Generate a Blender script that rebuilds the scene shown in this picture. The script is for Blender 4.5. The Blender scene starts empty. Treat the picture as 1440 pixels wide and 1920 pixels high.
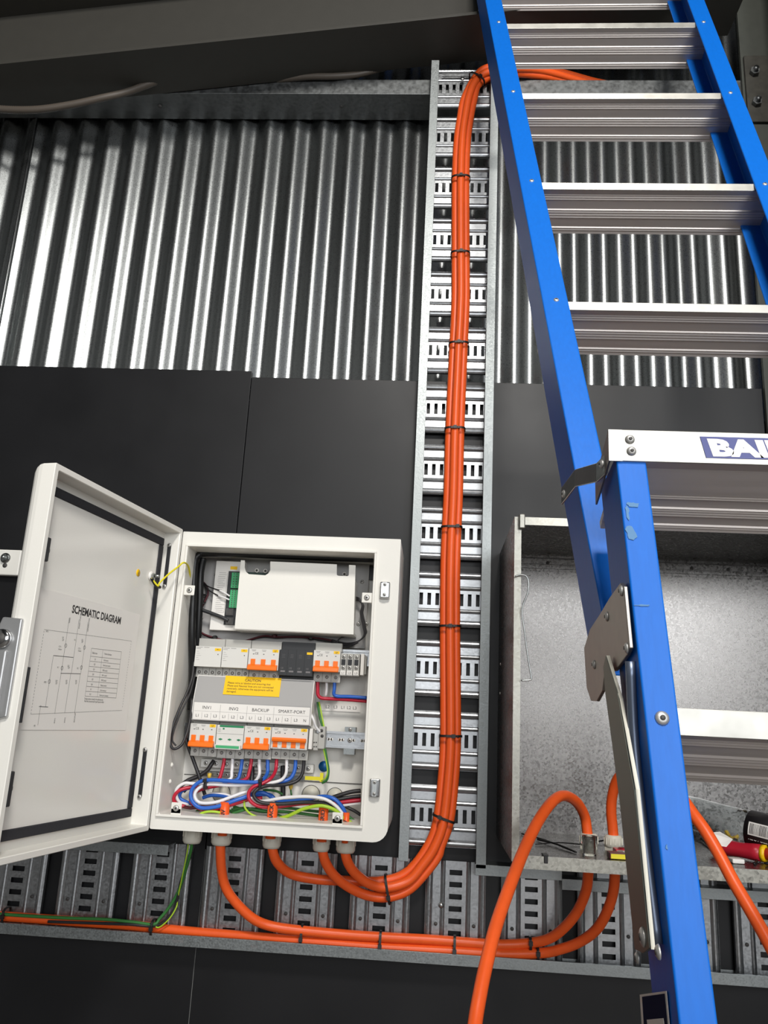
import bpy, math, random
from mathutils import Vector, Matrix
random.seed(7)
C = bpy.context.scene.collection
SC = bpy.context.scene
# ---------------------------------------------------------------- camera
PITCH, ROLL, YAW, FPX = math.radians(14.524), math.radians(2.92), math.radians(3.969), 1519.4
CAM = Vector((0, -1.95, 1.5))
_f = Vector((-math.sin(YAW)*math.cos(PITCH), math.cos(YAW)*math.cos(PITCH), math.sin(PITCH)))
_r = Vector((math.cos(YAW), math.sin(YAW), 0)); _u = _r.cross(_f)
CR = _r*math.cos(ROLL) + _u*math.sin(ROLL)
CU = -_r*math.sin(ROLL) + _u*math.cos(ROLL)
cd = bpy.data.cameras.new('camera'); cam = bpy.data.objects.new('camera', cd); C.objects.link(cam)
cd.sensor_fit = 'VERTICAL'; cd.sensor_height = 36; cd.lens = FPX/1920*36; cd.clip_start = .02
mw = Matrix((( CR.x, CU.x, -_f.x, CAM.x), (CR.y, CU.y, -_f.y, CAM.y), (CR.z, CU.z, -_f.z, CAM.z), (0, 0, 0, 1)))
cam.matrix_world = mw
SC.camera = cam
# ---------------------------------------------------------------- exposure, world, lamps
vs = SC.view_settings
vs.view_transform = 'Standard'; vs.look = 'None'; vs.gamma = 1; vs.use_curve_mapping = False; vs.exposure = -.32
w = bpy.data.worlds.new('shed_air'); SC.world = w; w.use_nodes = True
w.node_tree.nodes['Background'].inputs[0].default_value = (.8, .88, 1, 1)
w.node_tree.nodes['Background'].inputs[1].default_value = .12
def area(name, loc, target, size, power, col, sy=None):
    l = bpy.data.lights.new(name, 'AREA'); l.energy = power; l.color = col; l.size = size
    if sy: l.shape = 'RECTANGLE'; l.size_y = sy
    o = bpy.data.objects.new(name, l); C.objects.link(o); o.location = loc
    o.rotation_euler = (Vector(target)-Vector(loc)).to_track_quat('-Z', 'Y').to_euler(); return o
area('shed_lamp', (.28, -2.95, 3.95), (.05, -.6, 1.5), .5, 105, (1, .97, .92))
area('fill_light', (1.95, -4.6, 2.6), (-.5, -.3, 1.6), 1.8, 165, (.95, .975, 1), 1.8)  # added fill panel from the right, brightens the open door
area('fill_light', (.5, -7.2, 2.4), (0, 0, 1.5), 3.0, 130, (.95, .975, 1), 2.2)  # second added fill from behind, lifts the tray and enclosure

# ---------------------------------------------------------------- projection helpers
def ray(px, py): return _f + CR*((px-720)/FPX) - CU*((py-960)/FPX)
def at(px, py, Y):
    d = ray(px, py); return CAM + d*((Y-CAM.y)/d.y)
def onplane(px, py, P, N):
    d = ray(px, py); return CAM + d*((P-CAM).dot(N)/d.dot(N))
def rect(x0, y0, x1, y1, Y):
    xm, ym = (x0+x1)/2, (y0+y1)/2
    return at(x0, ym, Y).x, at(x1, ym, Y).x, at(xm, y1, Y).z, at(xm, y0, Y).z
def path(pts): return [at(*p) for p in pts]
def smooth(pts, n=6):
    P = [Vector(p) for p in pts]; out = []
    for i in range(len(P)-1):
        a, b, c, d = P[max(i-1, 0)], P[i], P[i+1], P[min(i+2, len(P)-1)]
        for k in range(n):
            t = k/n
            out.append(.5*((2*b)+(c-a)*t+(2*a-5*b+4*c-d)*t*t+(3*b-a-3*c+d)*t**3))
    out.append(P[-1]); return out

# ---------------------------------------------------------------- materials
def lin(c):
    return tuple(((v/255)/12.92 if v/255 <= .04045 else ((v/255+.055)/1.055)**2.4) for v in c)+(1,)
MATS = {}
def mat(name, col, rough=.5, metal=0, bump=0, scale=40, var=0, stretch=None, coat=0, trans=0, ior=1.45, spec=.5, emit=0, rvar=0, tex='noise'):
    if name in MATS: return MATS[name]
    m = bpy.data.materials.new(name); m.use_nodes = True; MATS[name] = m
    nt = m.node_tree; b = nt.nodes['Principled BSDF']; L = nt.links
    b.inputs['Base Color'].default_value = lin(col); b.inputs['Roughness'].default_value = rough
    b.inputs['Metallic'].default_value = metal; b.inputs['Coat Weight'].default_value = coat
    b.inputs['Coat Roughness'].default_value = .08
    b.inputs['Transmission Weight'].default_value = trans; b.inputs['IOR'].default_value = ior
    b.inputs['Specular IOR Level'].default_value = spec
    if emit: b.inputs['Emission Color'].default_value = lin(col); b.inputs['Emission Strength'].default_value = emit
    tc = nt.nodes.new('ShaderNodeTexCoord'); mp = nt.nodes.new('ShaderNodeMapping'); L.new(tc.outputs['Object'], mp.inputs[0])
    if stretch: mp.inputs['Scale'].default_value = stretch
    if tex == 'voronoi':
        n = nt.nodes.new('ShaderNodeTexVoronoi'); n.inputs['Scale'].default_value = scale; fac = n.outputs['Color']
        n2 = nt.nodes.new('ShaderNodeTexNoise'); n2.inputs['Scale'].default_value = scale*1.7; n2.inputs['Detail'].default_value = 3; n2.inputs['Distortion'].default_value = 2.5
        L.new(mp.outputs[0], n2.inputs[0])
        mx = nt.nodes.new('ShaderNodeMix'); mx.data_type = 'RGBA'; mx.inputs[0].default_value = .45
        L.new(n.outputs['Color'], mx.inputs[6]); L.new(n2.outputs['Color'], mx.inputs[7]); fac = mx.outputs[2]
    else:
        n = nt.nodes.new('ShaderNodeTexNoise'); n.inputs['Scale'].default_value = scale; n.inputs['Detail'].default_value = 4; fac = n.outputs['Fac']
    L.new(mp.outputs[0], n.inputs[0])
    bw = nt.nodes.new('ShaderNodeRGBToBW'); L.new(fac, bw.inputs[0]); fac = bw.outputs[0]
    if var:
        r = nt.nodes.new('ShaderNodeMapRange'); r.inputs[1].default_value = .25; r.inputs[2].default_value = .75
        r.inputs[3].default_value = 1-var; r.inputs[4].default_value = 1+var; L.new(fac, r.inputs[0])
        mm = nt.nodes.new('ShaderNodeVectorMath'); mm.operation = 'SCALE'; mm.inputs[0].default_value = lin(col)[:3]
        L.new(r.outputs[0], mm.inputs['Scale']); L.new(mm.outputs[0], b.inputs['Base Color'])
    if rvar:
        r = nt.nodes.new('ShaderNodeMapRange'); r.inputs[1].default_value = .25; r.inputs[2].default_value = .75
        r.inputs[3].default_value = max(0, rough-rvar); r.inputs[4].default_value = rough+rvar; L.new(fac, r.inputs[0]); L.new(r.outputs[0], b.inputs['Roughness'])
    if bump:
        bp = nt.nodes.new('ShaderNodeBump'); bp.inputs['Strength'].default_value = bump; bp.inputs['Distance'].default_value = .002
        L.new(fac, bp.inputs['Height']); L.new(bp.outputs[0], b.inputs['Normal'])
    return m
M_cladding = mat('zinc_cladding', (166, 169, 169), .30, 1, .035, 420, .12, rvar=.05)
M_lining = mat('black_laminate_board', (20, 20, 22), .46, 0, .02, 6, .10, rvar=.04, spec=.42)
M_galv = mat('galvanised_steel', (168, 170, 172), .36, 1, .05, 220, .10, rvar=.08)
M_rail = mat('galvanised_rail', (146, 150, 150), .48, 1, .10, 300, .16, rvar=.1)
M_spangle = mat('spangled_galvanised', (108, 106, 104), .30, 1, .16, 230, .34, tex='voronoi', rvar=.10)
M_spangle_edge = mat('spangled_edge', (150, 148, 140), .42, 1, .14, 230, .25, tex='voronoi', rvar=.12)
M_girt = mat('galvanised_girt', (120, 122, 122), .45, 1, .08, 90, .15, rvar=.1)
M_beam = mat('grey_painted_steel', (56, 54, 49), .6, 0, .05, 30, .05)
M_column = mat('olive_painted_steel', (62, 64, 58), .6, 0, .08, 60, .08)
M_enc = mat('white_powder_coat', (232, 229, 221), .32, 0, .03, 500, .01)
M_encin = mat('white_powder_coat_inside', (226, 223, 216), .38, 0, .02, 500, .01)
M_doorin = mat('white_gloss_paint', (230, 227, 220), .16, 0, .0, 400, .01)
M_gasket = mat('dark_foam_gasket', (42, 42, 46), .8, 0, .2, 300, .1)
M_orange = mat('orange_cable_sheath', (236, 92, 34), .38, 0, .02, 60, .04)
M_toggle = mat('orange_plastic', (248, 116, 22), .35, 0, 0, 60, .02)
M_tie = mat('black_nylon', (24, 22, 22), .45)
M_black = mat('black_rubber', (20, 20, 21), .4)
M_dark = mat('dark_grey_plastic', (46, 47, 49), .45)  # one even dark grey for plastic parts
M_blue = mat('blue_fibreglass', (0, 98, 192), .45, 0, .06, 220, .05, stretch=(1, 1, .08), spec=.35)
M_bluew = mat('blue_fibreglass_web', (6, 74, 160), .3, 0, .05, 220, .05, stretch=(1, 1, .08))
M_alu = mat('extruded_aluminium', (218, 210, 204), .52, .75, .03, 60, .06, stretch=(.03, 1, 1), rvar=.06)
M_alucap = mat('pale_aluminium', (166, 164, 158), .45, 1, .04, 40, .05, rvar=.08)
M_steel = mat('zinc_plated_steel', (176, 178, 176), .3, 1, .03, 90, .06)
M_chrome = mat('chromed_metal', (200, 200, 200), .16, 1)
M_plate = mat('brushed_steel', (150, 144, 138), .42, 1, .03, 60, .05)
M_gland = mat('ivory_nylon', (206, 202, 188), .45)
M_brk = mat('pale_grey_plastic', (214, 212, 206), .4, 0, 0, 60, .01)
M_brkd = mat('grey_plastic', (178, 176, 170), .45)
M_cover = mat('light_grey_cover', (164, 162, 160), .4)
M_lbl = mat('white_label', (232, 228, 222), .45)
M_yel = mat('yellow_label', (246, 196, 12), .4)
M_ylug = mat('yellow_plastic', (226, 212, 40), .4)
M_ink = mat('black_ink', (38, 36, 38), .5)
M_inkg = mat('grey_ink', (120, 116, 116), .5)
M_grn = mat('green_print', (38, 128, 84), .4)
M_conn = mat('green_connector', (70, 168, 112), .4)
M_pcb = mat('dark_green_board', (38, 58, 52), .5)
M_wr = mat('red_wire', (186, 30, 54), .35); M_wb = mat('blue_wire', (42, 98, 190), .35)
M_ww = mat('white_wire', (232, 230, 230), .35); M_wk = mat('black_wire', (40, 38, 40), .4)
M_wg = mat('green_wire', (52, 112, 52), .4); M_wy = mat('yellow_green_wire', (168, 204, 52), .4)
M_wdr = mat('dark_red_wire', (78, 26, 34), .4)
M_navy = mat('navy_print', (44, 52, 120), .4); M_bdark = mat('dark_navy_print', (14, 26, 56), .8, spec=.1)
M_blusticker = mat('blue_sticker', (20, 92, 150), .4)
M_clear = mat('clear_plastic', (245, 248, 248), .06, 0, .0, 30, 0, trans=1, ior=1.18)
M_red = mat('red_plastic', (184, 32, 50), .35); M_gold = mat('yellow_crumpled_plastic', (220, 184, 70), .4, 0, .4, 60, .1)
M_screw = mat('screw_steel', (196, 194, 190), .45, .8)
M_hole = mat('screw_recess', (72, 70, 68), .6)
M_concrete = mat('concrete', (122, 117, 112), .8, 0, .2, 12, .1)
M_shed = mat('shed_lining', (160, 160, 158), .7, 0, 0, 5, .05)
M_shedr = mat('shed_roof', (52, 52, 54), .7)
M_conduit = mat('grey_brown_conduit', (84, 76, 68), .5)

# ---------------------------------------------------------------- mesh builder
ORG = {}
class MB:
    def __init__(s, M=None): s.v = []; s.f = []; s.mi = []; s.sm = []; s.mats = []; s.M = M
    def add(s, vs, fs, m, sm=False):
        if m not in s.mats: s.mats.append(m)
        k = s.mats.index(m); b = len(s.v)
        s.v += [(s.M @ Vector(p)) if s.M else Vector(p) for p in vs]
        for f in fs: s.f.append([b+i for i in f]); s.mi.append(k); s.sm.append(sm)
        return s
    def box(s, x0, x1, y0, y1, z0, z1, m):
        if x0 > x1: x0, x1 = x1, x0
        if y0 > y1: y0, y1 = y1, y0
        if z0 > z1: z0, z1 = z1, z0
        return s.add([(x0, y0, z0), (x1, y0, z0), (x1, y1, z0), (x0, y1, z0), (x0, y0, z1), (x1, y0, z1), (x1, y1, z1), (x0, y1, z1)],
                     [(0, 3, 2, 1), (4, 5, 6, 7), (0, 1, 5, 4), (1, 2, 6, 5), (2, 3, 7, 6), (3, 0, 4, 7)], m)
    def prism(s, poly, ext, m, sm=False):
        P = [Vector(p) for p in poly]; e = Vector(ext); n = len(P)
        s.add(P+[p+e for p in P], [tuple(range(n))[::-1], tuple(range(n, 2*n))]+[(i, (i+1) % n, n+(i+1) % n, n+i) for i in range(n)], m, sm); return s
    def xprism(s, yz, x0, x1, m): return s.prism([(x0, y, z) for y, z in yz], (x1-x0, 0, 0), m)
    def rings(s, rs, m, closed=False, cap=True, sm=True):
        n = len(rs[0]); fs = []
        for i in range(len(rs)-(0 if closed else 1)):
            a = i*n; b = ((i+1) % len(rs))*n
            fs += [(a+j, a+(j+1) % n, b+(j+1) % n, b+j) for j in range(n)]
        if cap and not closed: fs += [tuple(range(n))[::-1], tuple(range((len(rs)-1)*n, len(rs)*n))]
        return s.add([p for r in rs for p in r], fs, m, sm)
    def tube(s, pts, r, m, n=10, closed=False):
        P = [Vector(p) for p in pts]; N = len(P); rs = []; up = None
        for i in range(N):
            t = (P[(i+1) % N]-P[i-1]) if closed else (P[min(i+1, N-1)]-P[max(i-1, 0)])
            t.normalize()
            if up is None: up = t.orthogonal().normalized()
            up = (up - t*up.dot(t)).normalized(); w_ = t.cross(up)
            rr = r[i] if isinstance(r, (list, tuple)) else r
            rs.append([P[i]+(up*math.cos(a)+w_*math.sin(a))*rr for a in [2*math.pi*k/n for k in range(n)]])
        return s.rings(rs, m, closed)
    def cyl(s, p0, p1, r, m, n=16, r1=None, sm=True):
        p0 = Vector(p0); p1 = Vector(p1); return s.lathe(p0, (p1-p0), [(0, r), (1, r if r1 is None else r1)], m, n, sm)
    def lathe(s, p0, ax, prof, m, n=18, sm=True):
        p0 = Vector(p0); ax = Vector(ax); t = ax.normalized(); u_ = t.orthogonal().normalized(); w_ = t.cross(u_)
        return s.rings([[p0+ax*h+(u_*math.cos(a)+w_*math.sin(a))*max(r, 1e-5) for a in [2*math.pi*(k+.5)/n for k in range(n)]] for h, r in prof], m, sm=sm)
    def text(s, st, org, ex, ey, size, m, align='CENTER', sx=1, shear=0, bold=0):
        c = bpy.data.curves.new('t', 'FONT'); c.body = st; c.size = size; c.align_x = align; c.shear = shear; c.offset = bold; c.resolution_u = 3
        o = bpy.data.objects.new('t', c); me = o.to_mesh(); ex = Vector(ex).normalized(); ey = Vector(ey).normalized(); org = Vector(org)
        s.add([org+ex*(v.co.x*sx)+ey*v.co.y for v in me.vertices], [tuple(p.vertices) for p in me.polygons], m)
        o.to_mesh_clear(); bpy.data.objects.remove(o); bpy.data.curves.remove(c); return s
    def mesh(s, name, org):
        me = bpy.data.meshes.new(name); me.from_pydata([p-org for p in s.v], [], s.f)
        for m in s.mats: me.materials.append(m)
        me.polygons.foreach_set('material_index', s.mi); me.polygons.foreach_set('use_smooth', s.sm); me.update()
        return me
    def build(s, name, parent=None, label=None, cat=None, group=None, kind=None, bevel=0, org=None, seg=2):
        if org is None:
            if parent: org = ORG[parent]
            else:
                xs = [p.x for p in s.v]; ys = [p.y for p in s.v]; zs = [p.z for p in s.v]
                org = Vector(((min(xs)+max(xs))/2, (min(ys)+max(ys))/2, min(zs)))
        o = bpy.data.objects.new(name, s.mesh(name, org)); C.objects.link(o)
        if parent: o.parent = parent; o.location = org-ORG[parent]
        else: o.location = org
        ORG[o] = org
        tag(o, label, cat, group, kind)
        if bevel:
            b = o.modifiers.new('bevel', 'BEVEL'); b.width = bevel; b.segments = seg; b.limit_method = 'ANGLE'; b.angle_limit = .6
        return o
def tag(o, label=None, cat=None, group=None, kind=None):
    for k, v in (('label', label), ('category', cat), ('group', group), ('kind', kind)):
        if v: o[k] = v
    return o
def thing(name, label, cat, loc, group=None, kind=None):
    o = bpy.data.objects.new(name, None); C.objects.link(o); o.location = loc; o.empty_display_size = .05
    ORG[o] = Vector(loc); return tag(o, label, cat, group, kind)
def copy_tree(o, parent=None):
    c = o.copy(); C.objects.link(c); c.parent = parent; ORG[c] = ORG.get(o, Vector())
    for ch in list(o.children): copy_tree(ch, c)
    return c
def inst(src, parent, loc):          # copy of a part sharing its mesh, at another world place
    c = src.copy(); C.objects.link(c); c.parent = parent; c.location = Vector(loc)-ORG[parent]; ORG[c] = Vector(loc); return c
EX, EY, EZ = Vector((1, 0, 0)), Vector((0, 1, 0)), Vector((0, 0, 1))
def screw(mb, p, n, r=.004, m=None, h=.0025):
    p = Vector(p); n = Vector(n).normalized(); m = m or M_screw
    mb.lathe(p, n*h, [(0, r), (.6, r), (1, r*.6)], m, 12)
    mb.lathe(p+n*h, n*.0003, [(0, r*.42), (1, r*.4)], M_hole, 6)

# ================================================================ the setting
MB().box(-4, 2.2, -8, .3, -.1, 0, M_concrete).build('floor', kind='structure', label='grey concrete shed floor')
MB().box(-4, 2.2, -8, .3, 5.2, 5.3, M_shedr).build('ceiling', kind='structure', label='dark shed roof underside')
MB().box(-4.1, -4, -8, .3, 0, 5.2, M_shed).build('wall_left', kind='structure', label='grey shed side wall')
MB().box(2.2, 2.3, -8, .3, 0, 5.2, M_shed).build('wall_right', kind='structure', label='grey shed side wall by the column')
MB().box(-4, 2.2, -8.1, -8, 0, 5.2, M_shed).build('wall_rear', kind='structure', label='grey shed wall behind the viewer')
wall = thing('wall_back', 'corrugated zinc wall lined below with black boards', None, (0, .1, 0), kind='structure')
PC, AMP, YC = .0829, .0088, .118
def sheet(x0, n, dy, m=M_cladding):
    mb = MB(); k = 14; vs_ = []; fs = []; N = n*k
    for layer in (0, .0008):
        for i in range(N+1):
            x = x0+i*PC/k
            y = YC+dy+layer+AMP*math.cos(2*math.pi*(x-X_PH)/PC)
            vs_ += [(x, y, .02), (x, y, 5.15)]
    o = 2*(N+1)
    for i in range(N):
        a = 2*i; fs += [(a, a+2, a+3, a+1), (o+a, o+a+1, o+a+3, o+a+2)]
    a = 2*N; fs += [(0, 1, o+1, o), (a, o+a, o+a+1, a+1)]
    mb.add(vs_, fs, m, True); return mb
X_PH = at(45, 682, YC).x + .02
XL = at(46, 450, YC).x
nL = round((XL+.03-X_PH)/PC); XL = X_PH+nL*PC
sheet(XL-20*PC, 20, 0).build('cladding_sheet', wall)
sheet(XL-.35*PC, 15, -.0016).build('cladding_sheet', wall)
sheet(XL+14.4*PC, 24, -.0002).build('cladding_sheet', wall)
# lap bead along the seam of the first two sheets
MB().tube([(XL-.33*PC, YC-AMP-.004, .05), (XL-.33*PC, YC-AMP-.004, 5.1)], .0035, M_cladding, 8).box(XL-.33*PC-.011, XL-.33*PC-.004, YC-AMP-.003, YC-AMP+.004, .05, 5.1, M_cladding).build('lap_strip', wall)
MB().box(-1.75, -.5035, 0, .016, .05, 2.378, M_lining).build('lining_board', wall, bevel=.0008)
MB().box(-.5034, -.5016, .003, .012, .05, 1.2, mat('raw_board_edge', (120, 120, 118), .7)).build('joint_edge', wall)
MB().box(-.5015, .803, 0, .016, .05, 2.361, M_lining).build('lining_board', wall, bevel=.0008)
# steel girt crossing the wall above the cladding, tipped a hair like in the photo
g = thing('steel_girt', 'galvanised horizontal girt crossing the top of the corrugated wall', 'beam', (-.5, .05, 3.25))
def girt(mb, z, y0=.0, y1=.104, h=.13, x0=-2.6, x1=1.4, m=M_girt, dz=.0):
    t = .0025; sh = Vector((x1-x0, 0, dz))
    P = [(x0, y1, z), (x0, y0, z), (x0, y0, z+h), (x0, y1, z+h), (x0, y1, z+h-t), (x0, y0+t, z+h-t), (x0, y0+t, z+t), (x0, y1, z+t)]
    mb.prism(P, sh, m)
mb = MB(); girt(mb, 3.262, h=.05, dz=-.02)
mb.build('channel', g, bevel=.001)
for px in (640, 300): p = at(px, 200, .05); MB().cyl((p.x, .05, 3.2500), (p.x, .05, 3.2570), .006, M_hole, 10).build('fastener', g)
mb = MB(); girt(mb, 2.15, .018); girt(mb, .9, .018)
mb.build('trim_1', kind='structure', label='hidden girts behind the black boards')
# sloping rafter: I-section parallel to the wall
P0 = at(0, 120, -.165); P1 = at(890, 27, -.165); dr = (P1-P0).normalized(); nr = Vector((-dr.z, 0, dr.x))
S0 = P0-dr*1.6; LEN = 3.64
raf = thing('roof_rafter', 'grey painted steel I-beam rafter sloping across the top', 'beam', S0)
def rbar(mb, y0, y1, h0, h1): mb.prism([S0+nr*h0+EY*(y0-S0.y), S0+nr*h0+EY*(y1-S0.y), S0+nr*h1+EY*(y1-S0.y), S0+nr*h1+EY*(y0-S0.y)], dr*LEN, M_beam); return mb
rbar(MB(), -.165, -.003, 0, .010).build('bottom_flange', raf, bevel=.001)
rbar(MB(), -.165, -.003, .246, .256).build('top_flange', raf, bevel=.001)
rbar(MB(), -.088, -.080, .010, .246).build('web', raf)
# steel column at the right
col = thing('steel_column', 'olive grey painted steel column at the right edge behind the ladder', 'column', (.93, -.1, 0))
x0 = .806
MB().box(x0, x0+.30, -.012, 0, 0, 5.15, M_column).build('back_flange', col, bevel=.001)
MB().box(x0+.145, x0+.153, -.19, -.012, 0, 5.15, M_column).build('web', col)
MB().box(x0+.045, x0+.26, -.202, -.19, 0, 5.15, M_column).build('front_flange', col, bevel=.001)
cl = thing('bolted_cleat', 'grimy steel cleat with bolts on the column, top right', 'bracket', (.85, -.03, 3.1))
mb = MB(); mb.box(.812, .90, -.021, -.0125, 3.14, 3.36, mat('grimy_cleat', (58, 56, 50), .8, 0, .3, 40, .3)).build('plate', cl, bevel=.002)
for x, z in ((.835, 3.20), (.835, 3.30)):
    mb = MB(); mb.lathe((x, -.021, z), (0, -.012, 0), [(0, .013), (1, .013)], M_girt, 6, False); mb.cyl((x, -.033, z), (x, -.043, z), .007, M_girt, 10)
    mb.build('bolt', cl)
# flexible conduits
def conduit(pts, r, lab):
    P = smooth(pts, 40); rr = [r*(1.0 if i % 2 else .86) for i in range(len(P))]
    MB().tube(P, rr, M_conduit, 10).build('flexible_conduit', label=lab, cat='conduit')
conduit(path([(-90, 190, -.06), (-20, 203, -.06), (60, 206, -.06), (130, 197, -.055), (190, 184, -.05), (240, 172, -.04), (300, 150, -.04)]), .011, 'ribbed grey conduit sagging below the rafter at far left')
conduit(path([(520, 150, .0), (575, 144, -.01), (630, 143, -.01), (680, 138, .0), (740, 120, .0)]), .010, 'thin ribbed conduit peeping between rafter and girt, left of tray top')

# ================================================================ cable trays
def rung_mesh(mb, W, P, slots, sw, sl, pitch):
    """u across (x), t along (z), h toward the viewer (-y); centred on the slot row"""
    prof = [(-.40, .010), (-.395, .003), (-.375, .001), (-.355, 0), (-.335, .001), (-.315, .004), (-.305, .006), (-.2, .006), (-.185, .0035), (-.17, .0025), (-.155, .0035), (-.14, .006),
            (-.12, .006)]
    hs = sl/2/P
    full = prof+[(-hs, .006), (hs, .006)]+[(-a, h) for a, h in prof[::-1]]
    y = lambda h: -.022+h
    k = len(prof)
    for i in range(len(full)-1):
        a, b = full[i], full[i+1]
        ins = .0 if abs(a[0]) < .3 else 0.0
        if i == k:   # slotted strip
            xs = [-W/2]
            for c in slots: xs += [c-sw/2, c+sw/2]
            xs += [W/2]
            for j in range(0, len(xs), 2):
                if xs[j+1]-xs[j] > 1e-4: mb.add([(xs[j], y(a[1]), a[0]*P), (xs[j+1], y(a[1]), a[0]*P), (xs[j+1], y(b[1]), b[0]*P), (xs[j], y(b[1]), b[0]*P)], [(0, 1, 2, 3)], M_galv)
        else:
            xs = [-W/2]+[v for c in slots for v in (c-sw/2, c+sw/2)]+[W/2]
            if i in (k-1, k+1):
                n = len(xs); mb.add([(x, y(a[1]), a[0]*P) for x in xs]+[(x, y(b[1]), b[0]*P) for x in xs], [(j, j+1, n+j+1, n+j) for j in range(n-1)], M_galv)
            else:
                mb.add([(-W/2, y(a[1]), a[0]*P), (W/2, y(a[1]), a[0]*P), (W/2, y(b[1]), b[0]*P), (-W/2, y(b[1]), b[0]*P)], [(0, 1, 2, 3)], M_galv)
    return mb
def finish_rung(o, w=.0012):
    s = o.modifiers.new('sheet', 'SOLIDIFY'); s.thickness = w; s.offset = 0; return o
# vertical tray
TX0, TX1 = -.062, .128; TC = (TX0+TX1)/2; TZ0, TZ1 = 1.21, 3.31; PV = .1624
vt = thing('cable_tray', 'galvanised vertical cable tray climbing the wall behind the orange bundle', 'cable tray', (TC, 0, TZ0))
def railpoly(x, sgn, wl=.022, d=.055):
    t = .0018; return [(x, -.001, 0), (x, -d, 0), (x+sgn*wl, -d, 0), (x+sgn*wl, -d+.006, 0), (x+sgn*(wl-t), -d+.006, 0), (x+sgn*(wl-t), -d+t, 0), (x+sgn*t, -d+t, 0), (x+sgn*t, -.001-t, 0), (x+sgn*.016, -.001-t, 0), (x+sgn*.016, -.001, 0)]
for x, sg, z0, z1 in ((TX0, 1, TZ0, 3.315), (TX1, -1, 1.205, 3.29)):
    P = [Vector(p)+EZ*z0 for p in railpoly(x, sg)]
    MB().prism(P, (0, 0, z1-z0), M_rail).build('side_rail', vt, bevel=.0005)
W = TX1-TX0-.006
first = None
slots = [(-.0675+.0193*i) for i in range(8)]
for i in range(13):
    z = 1.304+PV*i; loc = Vector((TC, 0, z))
    if not first:
        mb = rung_mesh(MB(), W, PV, slots, .0088, .029, PV)
        mb.v = [p+loc for p in mb.v]
        first = finish_rung(mb.build('rung', vt, org=loc)); first0 = first
    else: inst(first, vt, loc)
mb = MB(); screw(mb, at(867, 148, -.03), (0, -1, 0), .006, M_steel, .004)
mb.box(TX0+.03, TX0+.13, -.03, -.027, 3.283, 3.292, M_galv).build('fixing_strap', vt)
# horizontal tray
HZ0, HZ1 = 1.012, 1.213; HC = (HZ0+HZ1)/2
ht = thing('cable_tray', 'galvanised horizontal cable tray running under the white enclosure', 'cable tray', (-.1, 0, HZ0))
def hrail(z, sg, xa, xb, d=.055):
    P = [(xa, -y_*-1, 0) for y_ in ()]
    poly = [Vector((xa, p[1], z+(p[0]))) for p in railpoly(0, sg, d=d)]
    return MB().prism(poly, (xb-xa, 0, 0), M_rail)
hrail(HZ0, 1, -1.6, 1.3).build('side_rail', ht, bevel=.0005)
hrail(HZ1, -1, -1.6, -.572).build('side_rail', ht, bevel=.0005)
hrail(HZ1, -1, .105, .29).build('side_rail', ht, bevel=.0005)
hrail(HZ1-.018, -1, .29, 1.3).build('side_rail', ht, bevel=.0005)
# rungs: same plate turned a quarter, seven slots
Rm = Matrix.Rotation(math.radians(90), 4, 'Y')
firsth = None
for i in range(-4, 12):
    x = -.758+.1646*i; loc = Vector((x, 0, HC))
    if x > 1.25: break
    if not firsth:
        mb = rung_mesh(MB(), HZ1-HZ0-.004, .1646, [-.075+.0245*j for j in range(7)], .0108, .028, 0)
        for c in (-.25, .25):
            mb.lathe(Vector((.03, -.0172, c*.1646)), (0, -.0012, 0), [(0, .0035), (1, .0035)], M_hole, 10)
        mb.v = [Rm@p+loc for p in mb.v]
        firsth = finish_rung(mb.build('rung', ht, org=loc))
    else: inst(firsth, ht, loc)
mb = MB(); p = at(827, 1697, -.018); mb.lathe((p.x, -.017, p.z), (0, -.006, 0), [(0, .006), (.5, .006), (1, .003)], M_steel, 12); mb.build('rivet', ht)
# printed letters faintly on the lip
mb = MB()
for px, py, s_ in ((335, 1755, 'NEMA'), (478, 1764, 'NW'), (779, 1788, 'X')):
    p = at(px, py, -.0553); MB().text(s_, (p.x, -.0553, HZ0+.007), EX, EZ, .009, M_inkg).build('stamped_print', ht)

# ================================================================ orange cables
RC = .0103
def cable(pts, lab, r=RC, m=M_orange, name='power_cable', cat='cable', grp=None, n=14, sub=8):
    return MB().tube(smooth(path(pts), sub), r, m, n).build(name, label=lab, cat=cat, group=grp)
BC = [(1587, 815), (1537, 832), (1446, 842), (1384, 845), (1321, 845), (1174, 844), (1040, 845), (925, 850), (807, 853), (690, 858), (646, 860), (560, 864), (478, 864), (334, 864), (260, 867), (215, 873), (180, 880)]
def bundle(dx, Y, head, tail):
    pts = [at(px, py, y) for px, py, y in head]
    for y, x in BC:
        p = at(x, y, -.045); pts.append(Vector((p.x+dx*1.0, Y, p.z-abs(dx)*0)))
    pts += [at(*t) for t in tail]
    return pts
b1 = bundle(-.0138, -.034, [(508, 1560, -.115), (511, 1592, -.115), (520, 1617, -.105), (545, 1638, -.08), (590, 1648, -.062), (640, 1651, -.05), (717, 1652, -.04), (765, 1634, -.036)],
            [(893, 143, -.033), (915, 127, -.03), (960, 122, -.02), (1010, 127, 0.0), (1060, 138, .03), (1110, 152, .06), (1150, 160, .08)])
b2 = bundle(.0138, -.036, [(601, 1565, -.115), (605, 1598, -.115), (613, 1622, -.105), (630, 1645, -.09), (657, 1665, -.07), (690, 1679, -.055), (727, 1682, -.046), (765, 1669, -.04), (795, 1640, -.038), (820, 1607, -.036)],
            [(896, 160, -.036), (918, 146, -.03), (960, 138, -.02), (1010, 142, 0.0), (1060, 152, .03), (1120, 168, .06), (1150, 178, .08)])
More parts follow.
